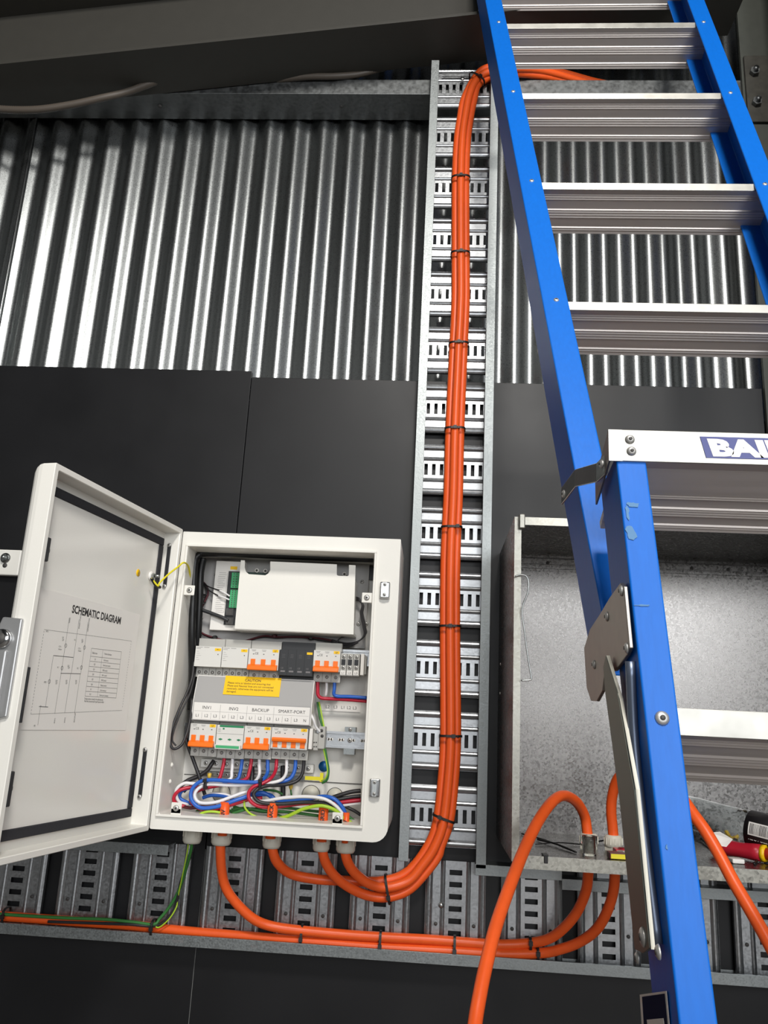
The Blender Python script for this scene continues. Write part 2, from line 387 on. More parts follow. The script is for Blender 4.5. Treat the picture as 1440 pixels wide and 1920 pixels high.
b3 = bundle(0, -.050, [(645, 1570, -.115), (648, 1603, -.115), (656, 1624, -.105), (670, 1641, -.09), (693, 1657, -.075), (725, 1664, -.062), (765, 1652, -.052), (792, 1622, -.05)],
            [(893, 150, -.048), (916, 135, -.045), (960, 129, -.035), (1010, 132, -.012), (1060, 144, .02), (1115, 160, .055), (1150, 168, .08)])
for P, lab in ((b1, 'left orange cable of the vertical bundle, from the middle gland'), (b2, 'right orange cable of the vertical bundle, from second gland from right'), (b3, 'front orange cable of the vertical bundle, from the rightmost gland')):
    MB().tube(smooth(P, 6), RC, M_orange, 14).build('power_cable', label=lab, cat='cable')
cable([(411, 1560, -.115), (413, 1585, -.115), (415, 1627, -.105), (423, 1663, -.09), (443, 1693, -.075), (474, 1722, -.06), (507, 1736, -.048), (557, 1744, -.042), (640, 1752, -.036), (713, 1757, -.034), (807, 1762, -.034), (873, 1767, -.034), (937, 1771, -.036), (994, 1768, -.04), (1031, 1759, -.06), (1061, 1736, -.09), (1084, 1706, -.12), (1099, 1669, -.16), (1103, 1635, -.2), (1104, 1615, -.22), (1104, 1580, -.225)],
      'orange cable from second gland of enclosure along tray into galvanised cabinet')
cable([(-120, 1711, -.03), (20, 1719, -.03), (133, 1727, -.03), (233, 1734, -.03), (290, 1740, -.03), (367, 1748, -.03), (480, 1757, -.03), (573, 1765, -.032), (707, 1776, -.034), (840, 1783, -.036), (930, 1788, -.038), (1012, 1787, -.045), (1050, 1780, -.06), (1087, 1766, -.08), (1117, 1744, -.11), (1136, 1714, -.14), (1149, 1676, -.17), (1153, 1639, -.2), (1153, 1615, -.22), (1152, 1580, -.225)],
      'lower orange cable lying along whole horizontal tray into galvanised cabinet')
cable([(1104, 1590, -.225), (1101, 1560, -.225), (1096, 1530, -.23), (1081, 1504, -.26), (1059, 1492, -.3), (1038, 1501, -.35), (1012, 1535, -.42), (986, 1586, -.48), (956, 1661, -.55), (930, 1736, -.61), (911, 1811, -.66), (900, 1864, -.69), (890, 1925, -.72), (878, 2040, -.78), (870, 2200, -.8)],
      'loose orange cable arching out of cabinet and hanging in front of tray', .0100)
cable([(1152, 1590, -.225), (1149, 1555, -.225), (1146, 1520, -.23), (1149, 1488, -.24), (1160, 1458, -.26), (1190, 1432, -.30), (1232, 1445, -.37), (1275, 1492, -.44), (1301, 1528, -.47), (1324, 1560, -.49), (1350, 1605, -.51), (1376, 1654, -.53), (1406, 1705, -.55), (1440, 1765, -.58), (1490, 1860, -.62)],
      'loose orange cable passing behind blue ladder to lower right edge', .0100)
# earth wires out of the leftmost gland
cable([(360, 1560, -.115), (359, 1588, -.11), (350, 1625, -.08), (335, 1670, -.05), (318, 1700, -.044), (300, 1722, -.046), (288, 1733, -.05), (250, 1729, -.052), (200, 1724, -.054), (120, 1721, -.05), (30, 1716, -.05), (-60, 1710, -.05)], 'dark green earth wire dropping from leftmost gland into tray', .0035, M_wg, 'earth_wire', 'wire', n=8)
cable([(363, 1560, -.11), (362, 1590, -.105), (340, 1650, -.06), (331, 1690, -.045), (322, 1712, -.045), (295, 1735, -.048), (240, 1733, -.055), (180, 1731, -.05), (90, 1728, -.048)], 'thin black wire beside green earth wire below leftmost gland', .003, M_wk, 'control_wire', 'wire', n=8)
cable([(352, 1560, -.105), (352, 1592, -.10), (334, 1680, -.048), (331, 1700, -.05), (318, 1722, -.052), (300, 1738, -.052), (292, 1738, -.052)], 'thin yellow green wire bowing beside tray tie', .0016, M_wy, 'earth_wire', 'wire', n=6)

# zip ties: band round the cables plus a ratchet head
def ziptie(c, t, wv, a, b, lab, head=0, grp='black zip ties on the orange cables'):
    c = Vector(c); t = Vector(t).normalized(); wv = Vector(wv); wv = (wv-t*wv.dot(t)).normalized(); d = t.cross(wv)
    if d.y > 0: d = -d
    mb = MB(); n = 28; rs = []
    for k in range(n):
        an = 2*math.pi*k/n; e = .62
        ca, sa = math.cos(an), math.sin(an)
        p = c+wv*(a*math.copysign(abs(ca)**e, ca))+d*(b*math.copysign(abs(sa)**e, sa))
        o_ = (wv*ca+d*sa).normalized()
        rs.append([p-t*.0026, p-t*.0026+o_*.0018, p+t*.0026+o_*.0018, p+t*.0026])
    mb.rings(rs, M_tie, closed=True, sm=False)
    o = mb.build('zip_tie', label=lab, cat='zip tie', group=grp)
    q = c+wv*(a*head*.8)+d*(b+.0022)
    e1, e2, e3 = wv*.0042, t*.0040, d*.0030
    h = MB(); h.add([q+e1*i+e2*j+e3*k for i in (-1, 1) for j in (-1, 1) for k in (-1, 1)], [(0, 1, 3, 2), (4, 6, 7, 5), (0, 4, 5, 1), (2, 3, 7, 6), (0, 2, 6, 4), (1, 5, 7, 3)], M_tie)
    h.tube([q+e1*.2, q+wv*.006-d*.001, q+wv*.011+t*.004*(-1)-d*.004], .0011, M_tie, 5)
    h.build('tie_head', o)
order = ['topmost', 'second', 'third', 'fourth', 'fifth', 'sixth', 'seventh', 'eighth', 'ninth']
vt_t = [(894, 150, .55), (864, 337, 0), (863, 478, .1), (860, 647, 0), (853, 806, 0), (847, 990, .7), (844, 1175, 0), (845, 1380, .3), (832, 1534, -.5)]
for i, (px, py, hd) in enumerate(vt_t):
    tv = at(px+(14 if i == 0 else 0), py-12, -.04)-at(px-(6 if i == 0 else 0), py+12, -.04)
    if i == 8: tv = at(844, 1500, -.04)-at(820, 1572, -.04)
    ziptie(at(px, py, -.041), tv, (1, 0, 0), .0245, .0195, f'black zip tie round the vertical orange bundle, {order[i]} from the top' if i else 'black zip tie at bend where orange bundle leaves tray top', hd)
ziptie(at(727, 1667, -.052), at(770, 1650, -.052)-at(690, 1664, -.052), (0, 0, 1), .029, .021, 'black zip tie upright round three cables left of vertical tray foot', -.6)
for px, py, a, lab in ((566, 1753, .020, 'below the middle gland'), (713, 1766, .021, 'just left of vertical tray'), (852, 1775, .021, 'just below vertical tray')):
    ziptie(at(px, py, -.037), (1, 0, -.01), (0, .15, 1), a, .013, f'black zip tie round two cables on the horizontal tray {lab}', -.5)
ziptie(at(994, 1768, -.041), (1, 0, .03), (0, 0, 1), .0115, .0115, 'black zip tie round upper cable near the loose hanging cable', .2)
ziptie(at(1008, 1788, -.043), (1, 0, .03), (0, 0, 1), .0115, .0115, 'black zip tie round lower cable under the cabinet corner', .2)
ziptie(at(288, 1738, -.042), (1, 0, -.02), (0, 0, 1), .015, .016, 'black zip tie holding green wires to cable, under open door hinge', 0)
ziptie(at(12, 1716, -.040), (1, 0, -.02), (0, 0, 1), .015, .016, 'black zip tie at far left end of the horizontal tray', 0)

# ================================================================ white enclosure
X0, X1, Z0, Z1, YF = -.567, -.080, 1.266, 1.890, -.215
OX0, OX1, OZ0, OZ1 = -.551, -.136, 1.296, 1.856
enc = thing('electrical_enclosure', 'white steel electrical enclosure with its door open, full of breakers and wires', 'electrical box', ((X0+X1)/2, -.1, Z0))
mb = MB()
def outline(y, grow=0, rb=.030, rt=.002):
    a0, a1, c0, c1 = X0-grow, X1+grow, Z0-grow, Z1+grow; pts = []
    for cx, cz, r, st in ((a1-rb, c0+rb, rb, -90), (a1-rt, c1-rt, rt, 0), (a0+rt, c1-rt, rt, 90), (a0+.004, c0+.004, .004, 180)):
        for k in range(7):
            an = math.radians(st+k*15); pts.append(Vector((cx+r*math.cos(an), y, cz+r*math.sin(an))))
    return pts
def inner(y):
    pts = []; r = .004
    for cx, cz, st in ((OX1-r, OZ0+r, -90), (OX1-r, OZ1-r, 0), (OX0+r, OZ1-r, 90), (OX0+r, OZ0+r, 180)):
        for k in range(7):
            an = math.radians(st+k*15); pts.append(Vector((cx+r*math.cos(an), y, cz+r*math.sin(an))))
    return pts
mb.rings([inner(-.072), inner(YF), outline(YF), outline(YF+.014), outline(-.008)], M_enc, cap=False, sm=False)
n = 28
mb.add(outline(-.008), [tuple(range(n))], M_enc); mb.add(inner(-.072), [tuple(range(n))[::-1]], M_encin)
mb.build('body', enc)
# lip round the opening
def frame(mb, x0, x1, z0, z1, w, y0, y1, m):
    mb.box(x0, x1, y0, y1, z1-w, z1, m); mb.box(x0, x1, y0, y1, z0, z0+w, m); mb.box(x0, x0+w, y0, y1, z0+w, z1-w, m); mb.box(x1-w, x1, y0, y1, z0+w, z1-w, m)
mb = MB(); frame(mb, OX0-.005, OX1+.005, OZ0-.005, OZ1+.005, .005, YF-.006, YF, M_enc); mb.build('opening_lip', enc, bevel=.001)
mb = MB(); frame(mb, OX0+.004, OX1-.002, OZ0+.002, OZ1-.002, .0, 0, 0, M_enc)
# corner tabs with screws
for i, (px, py, dx) in enumerate(((356, 1107, 1), (688, 1121, -1), (331, 1515, 1), (633, 1534, 1))):
    p = at(px, py, YF+.004); tb = MB().box(p.x-.011, p.x+.011, YF+.001, YF+.004, p.z-.011, p.z+.011, M_enc)
    if i == 0: tb.box(OX0, p.x-.008, YF+.001, YF+.02, p.z-.011, p.z+.011, M_enc)
    if i == 1: tb.box(p.x+.008, OX1, YF+.001, YF+.02, p.z-.011, p.z+.011, M_enc)
    if i > 1: tb.box(p.x-.011, p.x+.011, YF+.001, YF+.004, OZ0-.001, p.z, M_enc)
    t_ = tb.build('mounting_tab', enc, bevel=.0015); s_ = MB(); screw(s_, (p.x, YF+.001, p.z), (0, -1, 0), .0062); s_.build('screw', t_)
# catches on the right flange
for px, py in ((722, 1107), (703, 1477)):
    p = at(px, py, YF-.004); c = MB()
    c.box(p.x-.011, p.x+.011, YF-.012, YF, p.z-.018, p.z+.018, M_chrome).build('catch', enc, bevel=.003)
    d = MB(); d.box(p.x-.005, p.x+.004, YF-.0145, YF-.012, p.z-.016, p.z+.016, M_steel)
    screw(d, (p.x-.0005, YF-.0145, p.z+.011), (0, -1, 0), .0034); screw(d, (p.x-.0005, YF-.0145, p.z-.011), (0, -1, 0), .0034)
    d.build('catch_plate', enc)
mb = MB()
for py, px in ((1433, 307), (1464, 303)): z = at(px, py, -.16).z; mb.lathe((OX0, -.165, z), (.004, 0, 0), [(0, .005), (.5, .0045), (1, .001)], M_enc, 10)
mb.build('rivets', enc)
# inside backing and grey mounting plate
def pz(px, py, Y): return at(px, py, Y).z
x0, x1, z0, z1 = rect(372, 1038, 690, 1210, -.0849)
MB().box(x0-.02, x1, -.0920, -.0906, z0, z1, M_cover).build('mounting_plate', enc, bevel=.001)
mb = MB()
for px, py in ((414, 1045), (405, 1079), (378, 1158), (375, 1188), (679, 1091), (672, 1170), (687, 1170)): screw(mb, at(px, py, -.0920), (0, -1, 0), .0045)
mb.build('plate_screws', enc)
# lower gland plate with knock-outs
mb = MB(); p = at(640, 1468, -.0740); mb.box(OX0+.003, OX1-.003, -.0742, -.0730, p.z-.001, p.z+.0006, M_hole)
for px, py, r in ((583, 1490, .020), (628, 1493, .018), (415, 1487, .020)):
    p = at(px, py, -.0740); ring = [Vector((p.x+r*math.cos(a), -.0742, p.z+r*math.sin(a))) for a in [2*math.pi*k/28 for k in range(28)]]
    mb.tube(ring, .0006, M_ink, 5, closed=True); mb.lathe((p.x, -.0730, p.z), (0, -.0015, 0), [(0, r-.001), (1, r-.001)], M_gland, 24)
mb.build('knockouts', enc)
# plain dark strips at the back, down the left and across the top
mb = MB(); x0, x1, z0, z1 = rect(345, 1045, 366, 1400, -.0825); mb.box(OX0+.004, x1+.004, -.0825, -.0735, 1.44, OZ1-.004, M_dark); mb.box(x1, OX1-.003, -.0825, -.0735, OZ1-.035, OZ1-.004, M_dark); mb.build('dark_strips', enc)
# glands under the box
def gland(parent, X, Y, Z, r=.017, up=False, label=None):
    s = 1 if up else -1; g_ = MB()
    hh = .006 if up else .010; g_.lathe((X, Y, Z), (0, 0, s*hh), [(0, r*1.06), (1, r*1.06)], M_gland, 6, False)
    g_.lathe((X, Y, Z+s*hh), (0, 0, s*(.022 if up else .027)), [(0, r), (.15, r*1.0), (.2, r*1.04), (.8, r*1.02), (1, r*.86)], M_gland, 18)
    for k in range(12):
        a = 2*math.pi*k/12; g_.box(X+math.cos(a)*r*1.0-.0012, X+math.cos(a)*r*1.0+.0012, Y+math.sin(a)*r-.0012, Y+math.sin(a)*r+.0012, Z+s*.011, Z+s*.023, M_gland)
    return g_.build('cable_gland', parent, label=label)
for px, r in ((360, .0195), (415, .021), (510, .019), (603, .0175), (649, .020)):
    p = at(px, 1575, -.115); gland(enc, p.x, -.115, Z0, r)
# hinge bars inside the door gap
# ---------------- door
AD = math.radians(9.0); H = Vector((X0+.003, YF-.012, 0)); es = Vector((-math.sin(AD), -math.cos(AD), 0)); en = Vector((math.cos(AD), -math.sin(AD), 0))
DM = Matrix(((es.x, en.x, 0, H.x), (es.y, en.y, 0, H.y), (0, 0, 1, 0), (0, 0, 0, 1)))
DW, DT = .476, .050; DZ0, DZ1 = Z0-.002, Z1+.002
def dpt(px, py, n=-.028):
    q = onplane(px, py, H+en*n, en)-H; return Vector((q.dot(es), n, q.z+H.z))
mb = MB(DM); r = .024
def arc(cx, cz, r, a0, a1, k=6): return [(cx+r*math.cos(math.radians(a0+(a1-a0)*i/k)), cz+r*math.sin(math.radians(a0+(a1-a0)*i/k))) for i in range(k+1)]
# outer shell: rectangular loops stepping from rim (n=0) back to the rounded outer face
def loop(n, ins, r=.003):
    a0, a1, c0, c1 = ins, DW-ins, DZ0+ins, DZ1-ins; pts = []
    for cx, cz, st in ((a1-r, c0+r, -90), (a1-r, c1-r, 0), (a0+r, c1-r, 90), (a0+r, c0+r, 180)):
        for k in range(4):
            an = math.radians(st+k*30); pts.append((cx+r*math.cos(an), n, cz+r*math.sin(an)))
    return pts
Rr = .026
outer = [loop(-.036, .011), loop(-.002, .011), loop(0, .010), loop(0, .001), loop(-.001, 0)]
outer += [loop(-(DT-Rr)-Rr*math.sin(math.radians(a)), Rr*(1-math.cos(math.radians(a))), .004+Rr*.3*(a/90)) for a in (0, 15, 30, 45, 60, 75, 90)]
mb.rings(outer, M_enc, cap=False, sm=False)
nn = 16
mb.add(outer[-1], [tuple(range(nn))], M_enc); mb.add(outer[0], [tuple(range(nn))[::-1]], M_doorin)
door = mb.build('door', enc)
mb = MB(DM)
def dframe(mb, ins, w, n0, n1, m):
    a0, a1, c0, c1 = ins, DW-ins, DZ0+ins, DZ1-ins
    mb.box(a0, a1, n0, n1, c1-w, c1, m); mb.box(a0, a1, n0, n1, c0, c0+w, m); mb.box(a0, a0+w, n0, n1, c0+w, c1-w, m); mb.box(a1-w, a1, n0, n1, c0+w, c1-w, m)
dframe(mb, .027, .017, -.036, -.027, M_gasket); mb.build('gasket', door, bevel=.002)
MB(DM).box(.0435, DW-.0435, -.036, -.030, DZ0+.0435, DZ1-.0435, M_doorin).build('inner_panel', door)
NP = -.0296
# latch rod ends on the door's inner free edge
for px, py, h in ((93, 1032, .040), (11, 1480, .052)):
    p = dpt(px, py, -.004); MB(DM).box(DW-.022, DW-.012, -.014, -.001, p.z-h/2, p.z+h/2, M_dark).box(DW-.030, DW-.020, -.011, -.006, p.z-.004, p.z+.004, M_dark).build('latch_guide', door, bevel=.002)
p0, p1 = dpt(45, 1250, -.01), dpt(32, 1355, -.01)
MB(DM).box(DW-.024, DW-.019, -.012, -.004, p1.z, p0.z, M_dark).build('latch_rod', door, bevel=.001)
# hinge strips by the door root
for pa, pb in (((336, 1030), (326, 1105)), ((287, 1405), (276, 1492))):
    za, zb = dpt(*pa, n=-.02).z, dpt(*pb, n=-.02).z
    h = MB(DM); h.box(.0115, .0135, -.026, -.018, zb, za, M_dark); h.build('hinge_slot', door)
    h = MB(DM)
    for z in (za, zb): screw(h, (.0135, -.022, z), (1, 0, 0), .0045)
    h.build('hinge_screw', door)
# earth stud, symbol and lead
p = dpt(282, 1080, NP); s = MB(DM); s.lathe(p, (0, .004, 0), [(0, .010), (1, .010)], M_lbl, 18); s.lathe(p+Vector((0, .004, 0)), (0, .006, 0), [(0, .0055), (1, .0055)], M_steel, 6, False); s.cyl(p+Vector((0, .01, 0)), p+Vector((0, .020, 0)), .003, M_steel, 10); s.build('earth_stud', door)
p = dpt(259, 1074, NP); s = MB(DM); s.lathe(p, (0, .0004, 0), [(0, .0075), (1, .0075)], M_yel, 24)
for k, w_ in enumerate((.005, .0034, .0018)): s.box(p.x-w_/2, p.x+w_/2, p.y+.0005, p.y+.0007, p.z-.0005-k*.0016, p.z-.0000-k*.0016, M_ink)
s.box(p.x-.0003, p.x+.0003, p.y+.0005, p.y+.0007, p.z, p.z+.004, M_ink); s.build('earth_sticker', door)
# schematic sheet
a = dpt(70, 1110, NP); b = dpt(236, 1363, NP); c_ = dpt(38, 1376, NP); d_ = dpt(248, 1140, NP)
sx0, sx1 = min(b.x, d_.x), max(a.x, c_.x)-.0; sz0, sz1 = (b.z+c_.z)/2, (a.z+d_.z)/2
lab = MB(DM).box(sx0, sx1, NP, NP+.0004, sz0, sz1, M_lbl).build('schematic_sheet', door)
NI = NP+.0006
pr = MB(DM)
def ink(px0, py0, px1, py1, w=.0006, dash=None, m=M_ink):
    a, b = dpt(px0, py0, NI), dpt(px1, py1, NI); L_ = (b-a).length; t = (b-a)/L_; o_ = Vector((-t.z, 0, t.x))*w/2
    k = max(1, int(L_/dash)) if dash else 1
    for i in range(k):
        q0 = a+(b-a)*(i/k); q1 = a+(b-a)*((i+(.55 if dash else 1))/k)
        pr.add([q0-o_, q1-o_, q1+o_, q0+o_], [(0, 1, 2, 3)], m)
def z5(x, y): return (x/5.54, 1100+y/5.54)
def ink5(x0, y0, x1, y1, **k): ink(*z5(x0, y0), *z5(x1, y1), **k)
ink5(460, 445, 1365, 565, dash=.0022, w=.0008); ink5(1365, 565, 1270, 1265, dash=.005, w=.0006); ink5(1265, 1285, 320, 1325, dash=.0022, w=.0008); ink5(320, 1325, 460, 445, dash=.005, w=.0007)
for l in ((720, 325, 635, 900), (822, 340, 740, 905), (915, 370, 838, 905), (555, 715, 472, 1250), (635, 900, 568, 1320), (735, 905, 672, 1315), (835, 905, 775, 1310), (420, 1250, 392, 1440)): ink5(*l)
for l in ((555, 715, 762, 735), (630, 900, 838, 905), (405, 1245, 500, 1250), (545, 400, 548, 400)): 
    if l[0] != 545: ink5(*l, w=.0009)
for cx, cy in ((683, 612), (878, 632), (645, 845), (845, 840), (512, 985)):
    q = dpt(*z5(cx, cy), NI); pr.tube([q+Vector((.0026*math.cos(a), 0, .0034*math.sin(a))) for a in [2*math.pi*k/14 for k in range(14)]], .0003, M_ink, 4, closed=True)
exd, eyd = -es, EZ
def dtext(s_, x5, y5, size, align='LEFT', sx=1, bold=0, m=M_ink, ex=(-1, 0, 0), ey=(0, 0, 1)):
    pr.text(s_, dpt(*z5(x5, y5), NI), ex, ey, size, m, align, sx, 0, bold)
q0 = dpt(135, 1145, NI); q1 = dpt(219, 1160, NI); wT = (q0-q1).length
pr.text('SCHEMATIC DIAGRAM', (q0.x, NI, (q0.z+q1.z)/2-.006), (-1, 0, 0), (0, 0, 1), .0195, M_ink, 'LEFT', wT/(.0195*9.15), 0, .0006)
for s_, x, y in (('Q1', 645, 535), ('QF', 645, 560), ('CT1', 610, 630), ('meter', 605, 655), ('Q3', 845, 560), ('QF', 845, 580), ('CT2', 810, 650), ('meter', 810, 672), ('K1', 770, 560), ('K1', 595, 845), ('Q2', 700, 830), ('QF', 705, 850), ('K2', 798, 855), ('SPD', 455, 1000), ('Q4', 575, 985), ('QF', 575, 1010), ('Q5', 680, 985), ('QF', 680, 1010), ('Q6', 780, 985), ('QF', 780, 1010), ('PE', 350, 1455), ('SPD', 475, 470), ('N', 415, 1250)):
    dtext(s_, x, y, .0042)
for s_, x, y in (('GRID', 725, 380), ('SMART-PORT', 825, 440), ('GENERATOR', 915, 470), ('INV1', 570, 1420), ('INV2', 675, 1415), ('BACKUP', 775, 1410)):
    pr.text(s_, dpt(*z5(x, y), NI), (0, 0, 1), (1, 0, 0), .0048, M_ink, 'LEFT', .9)
rows = [('Default name', 'Function illustration'), ('Q1', 'Grid switch'), ('Q2', 'Smart port switch'), ('Q3', 'GEN switch'), ('Q4', 'INV1 switch'), ('Q5', 'INV2 switch'), ('Q6', 'Backup switch'), ('K1', 'Grid contactor'), ('K2', 'Smart port contactor')]
ya = [640, 722, 773, 827, 878, 930, 982, 1035, 1086, 1137]
xa = lambda y: 952-(y-640)*.139; xb = lambda y: 1070-(y-640)*.12; xc = lambda y: 1262-(y-640)*.112
for i, y in enumerate(ya): ink5(xa(y), y, xc(y), y+36*(1-i*.05), w=.0005)
for f_ in (xa, xb, xc): k = 0 if f_ is xa else (14 if f_ is xb else 34); ink5(f_(640), 640+k, f_(1137), 1137+k*.55, w=.0005)
for i, (a, b) in enumerate(rows):
    y = (ya[i]+ya[i+1])/2+12; dtext(a, xa(y)+(12 if i == 0 else 45), y+2, .0052 if i == 0 else .0045, sx=.62 if i == 0 else .9); dtext(b, xb(y)+20, y+12, .0052 if i == 0 else .0045, sx=.62 if i == 0 else .8)
dtext('The figure above is merely for the reference only,', 875, 1172, .0050, sx=.63); dtext('Please refer to the user manual for specific operation methods', 875, 1197, .0050, sx=.52)
pr.build('diagram_print', door)
# chrome swing handle on the free edge
hz1, hz0 = onplane(30, 1160, H+es*DW, es).z, onplane(8, 1355, H+es*DW, es).z
hd = MB(DM); hd.prism([(DW-.002, -.012, hz1), (DW-.002, -.048, hz1+.002), (DW-.002, -.052, hz1-.01), (DW-.002, -.052, hz0+.004), (DW-.002, -.046, hz0), (DW-.002, -.012, hz0+.008)], (.008, 0, 0), mat('satin_handle', (196, 196, 196), .35, .75))
hnd = hd.build('handle_housing', door, bevel=.0025)
hd = MB(DM); hd.box(DW+.006, DW+.012, -.050, -.026, hz0+.012, hz1-.05, mat('satin_handle', (196, 196, 196), .35, .75)).build('handle_grip', hnd, bevel=.003)
hd = MB(DM); zc = hz1-.033; hd.lathe((DW+.004, -.040, zc), (.010, 0, 0), [(0, .0155), (.7, .0155), (1, .013)], M_chrome, 20); hd.lathe((DW+.014, -.040, zc), (.001, 0, 0), [(0, .009), (1, .009)], M_hole, 16)
hd.box(DW+.013, DW+.018, -.060, -.040, zc-.007, zc+.007, M_chrome); hd.build('lock_cylinder', hnd)
# wall bracket poking out behind the door
br = thing('wall_bracket', 'white steel bracket tab with a bolt peeping out left of the open door', 'bracket', at(10, 1075, -.02))
x0, x1, z0, z1 = rect(-18, 1030, 30, 1078, -.022); MB().box(x0-.02, x1+.01, -.022, -.0005, z0, z1, M_enc).build('tab', br, bevel=.003)
p = at(10, 1046, -.024); s = MB(); s.lathe((p.x, -.022, p.z), (0, -.003, 0), [(0, .0125), (1, .0125)], M_steel, 20); s.lathe((p.x, -.025, p.z), (0, -.007, 0), [(0, .009), (1, .009)], M_steel, 6, False); s.cyl((p.x, -.032, p.z), (p.x, -.038, p.z), .005, M_steel, 12); s.build('bolt', br)
p = at(9, 1060, -.0225); MB().lathe((p.x, -.0215, p.z), (0, -.0012, 0), [(0, .006), (1, .006)], M_hole, 14).build('keyhole_slot', br)

# ================================================================ inside the enclosure
# control module
YM = -.165
cm = thing('control_module', 'white covered control unit with green terminals at top of enclosure', 'control unit', at(550, 1190, -.1158))
def z1p(x, y): return (330+x/3.35, 990+y/3.35)
poly = [(408, 202), (432, 204), (432, 250), (440, 275), (458, 290), (560, 297), (580, 285), (592, 265), (592, 210), (1010, 228), (1010, 295), (1020, 300), (1078, 302), (1085, 296), (1087, 232), (1128, 234), (1115, 668), (368, 632)]
P = [at(*z1p(*q), YM) for q in poly]
MB().prism(P, (0, .0025, 0), M_enc).build('front_cover', cm)
x0, x1 = P[0].x, P[15].x
MB().box(P[-1].x, P[-2].x, YM+.0025, -.0968, P[-1].z-.002, P[-1].z+.003, M_enc).build('cover_bottom', cm)
MB().box(P[15].x-.003, P[15].x, YM+.0025, -.0968, P[-2].z, P[15].z-.03, M_enc).build('cover_side', cm)
MB().box(P[0].x+.004, P[15].x-.006, -.1158, -.0944, P[-1].z+.005, P[0].z-.018, M_pcb).build('circuit_board', cm)
mb = MB()
for px, py in ((482, 1070), (498, 1071), (646, 1077)):
    p = at(px, py, -.1181); mb.cyl((p.x, -.1158, p.z), (p.x, -.1215, p.z), .005, M_lbl, 12); mb.cyl((p.x, -.1215, p.z), (p.x, -.1217, p.z), .0028, M_hole, 10)
mb.build('standoff', cm)
x0, x1, z0, z1 = rect(399, 1052, 446, 1182, -.1158)
MB().box(x0, x1+.01, -.1158, -.0944, z0, z1, M_lbl).build('label_plate', cm, bevel=.001)
x0, x1, z0, z1 = rect(424, 1071, 448, 1172, -.1177)
MB().box(x0, x1+.006, -.1177, -.1158, z0, z1, M_dark).build('terminal_strip', cm)
for y0_, y1_, nn_, xo in ((1074, 1103, 6, 434), (1106, 1140, 9, 431)):
    x0, x1, z0, z1 = rect(xo, y0_, xo+15, y1_, -.1215); t = MB().box(x0, x1, -.1243, -.1177, z0, z1, M_conn); tt = t.build('green_terminal', cm, bevel=.0005)
    h = MB()
    for i in range(nn_):
        zz = z0+(z1-z0)*(i+.5)/nn_
        for fx in (.3, .65): h.box(x0+(x1-x0)*fx-.0012, x0+(x1-x0)*fx+.0012, -.1245, -.1243, zz-.0012, zz+.0012, M_hole)
    h.build('terminal_holes', tt)
for py in (1147, 1164):
    x0, x1, z0, z1 = rect(424, py-6, 438, py+7, -.1215); MB().box(x0, x1, -.1243, -.1177, z0, z1, M_chrome).box(x0+.003, x1-.003, -.1245, -.1243, z0+.002, z1-.003, M_hole).build('network_socket', cm)
mb = MB(); x0, x1, z0, z1 = rect(432, 1062, 445, 1068, -.1158); mb.box(x0, x1, -.1160, -.1158, z0, z1, M_yel); 
x0, x1, z0, z1 = rect(406, 1074, 424, 1148, -.1158)
for i in range(22):
    zz = z0+(z1-z0)*i/21; mb.box(x0+random.choice((0, .002)), x0+(x1-x0)*random.uniform(.5, 1), -.1160, -.1158, zz, zz+.0006, M_inkg)
mb.box(x1-.001, x1-.0005, -.1160, -.1158, z0, z1, M_inkg); mb.build('terminal_print', cm)
# harness wires round the module
def wire(pts, r, m, lab, name='wire', sub=6, n=8, cat='wire', grp=None):
    return MB().tube(smooth(path(pts), sub), r, m, n).build(name, label=lab, cat=cat, group=grp)
def zz(x, y, Y): return (340+x/6.545, 1020+y/6.545, Y)
wire([zz(215, 430, -.0968), zz(300, 500, -.1039), zz(330, 600, -.1015), zz(280, 720, -.1006), zz(230, 830, -.0996), zz(200, 950, -.0996), zz(240, 1080, -.1006), zz(400, 1150, -.1015), zz(600, 1195, -.1015), zz(760, 1195, -.1015), zz(1000, 1130, -.1024), zz(1150, 1140, -.1039), zz(1440, 1140, -.1039), (600, 1197, -.1039), (640, 1205, -.1063)], .0022, M_wdr, 'dark red looped harness wire under the white control unit')
wire([zz(225, 440, -.0958), zz(290, 520, -.1020), zz(312, 610, -.0996), zz(262, 740, -.0987), zz(212, 850, -.0987), zz(190, 960, -.0987), zz(250, 1095, -.0987), zz(400, 1160, -.0996), zz(620, 1203, -.0996), zz(790, 1188, -.0996), zz(1000, 1140, -.1006), zz(1200, 1150, -.1015), (560, 1194, -.1015), (620, 1203, -.1039), (660, 1210, -.1063)], .0019, M_wk, 'black looped harness wire beside the dark red one under control unit')
wire([(352, 1118, -.14), zz(120, 690, -.13), zz(220, 790, -.1253), zz(370, 850, -.1253), zz(500, 900, -.1262), zz(575, 940, -.1253)], .0042, M_dark, 'dark grey data cable plugged into lower network socket', 'data_cable', cat='cable')
for a, b, l in (((470, 570), (595, 640), 'upper'), ((455, 635), (590, 685), 'lower')):
    wire([zz(250, 450, -.1015), zz(330, 520+(0 if l == 'upper' else 40), -.1110), zz(*a, -.1205), ], .0014, M_wk, f'{l} thin black lead running to the green terminals')
    wire([zz(*a, -.1205), zz((a[0]+b[0])/2, (a[1]+b[1])/2-4, -.1243), zz(*b, -.1253)], .0019, M_ww, f'white sleeve on {l} thin lead at green terminals', 'wire_sleeve')
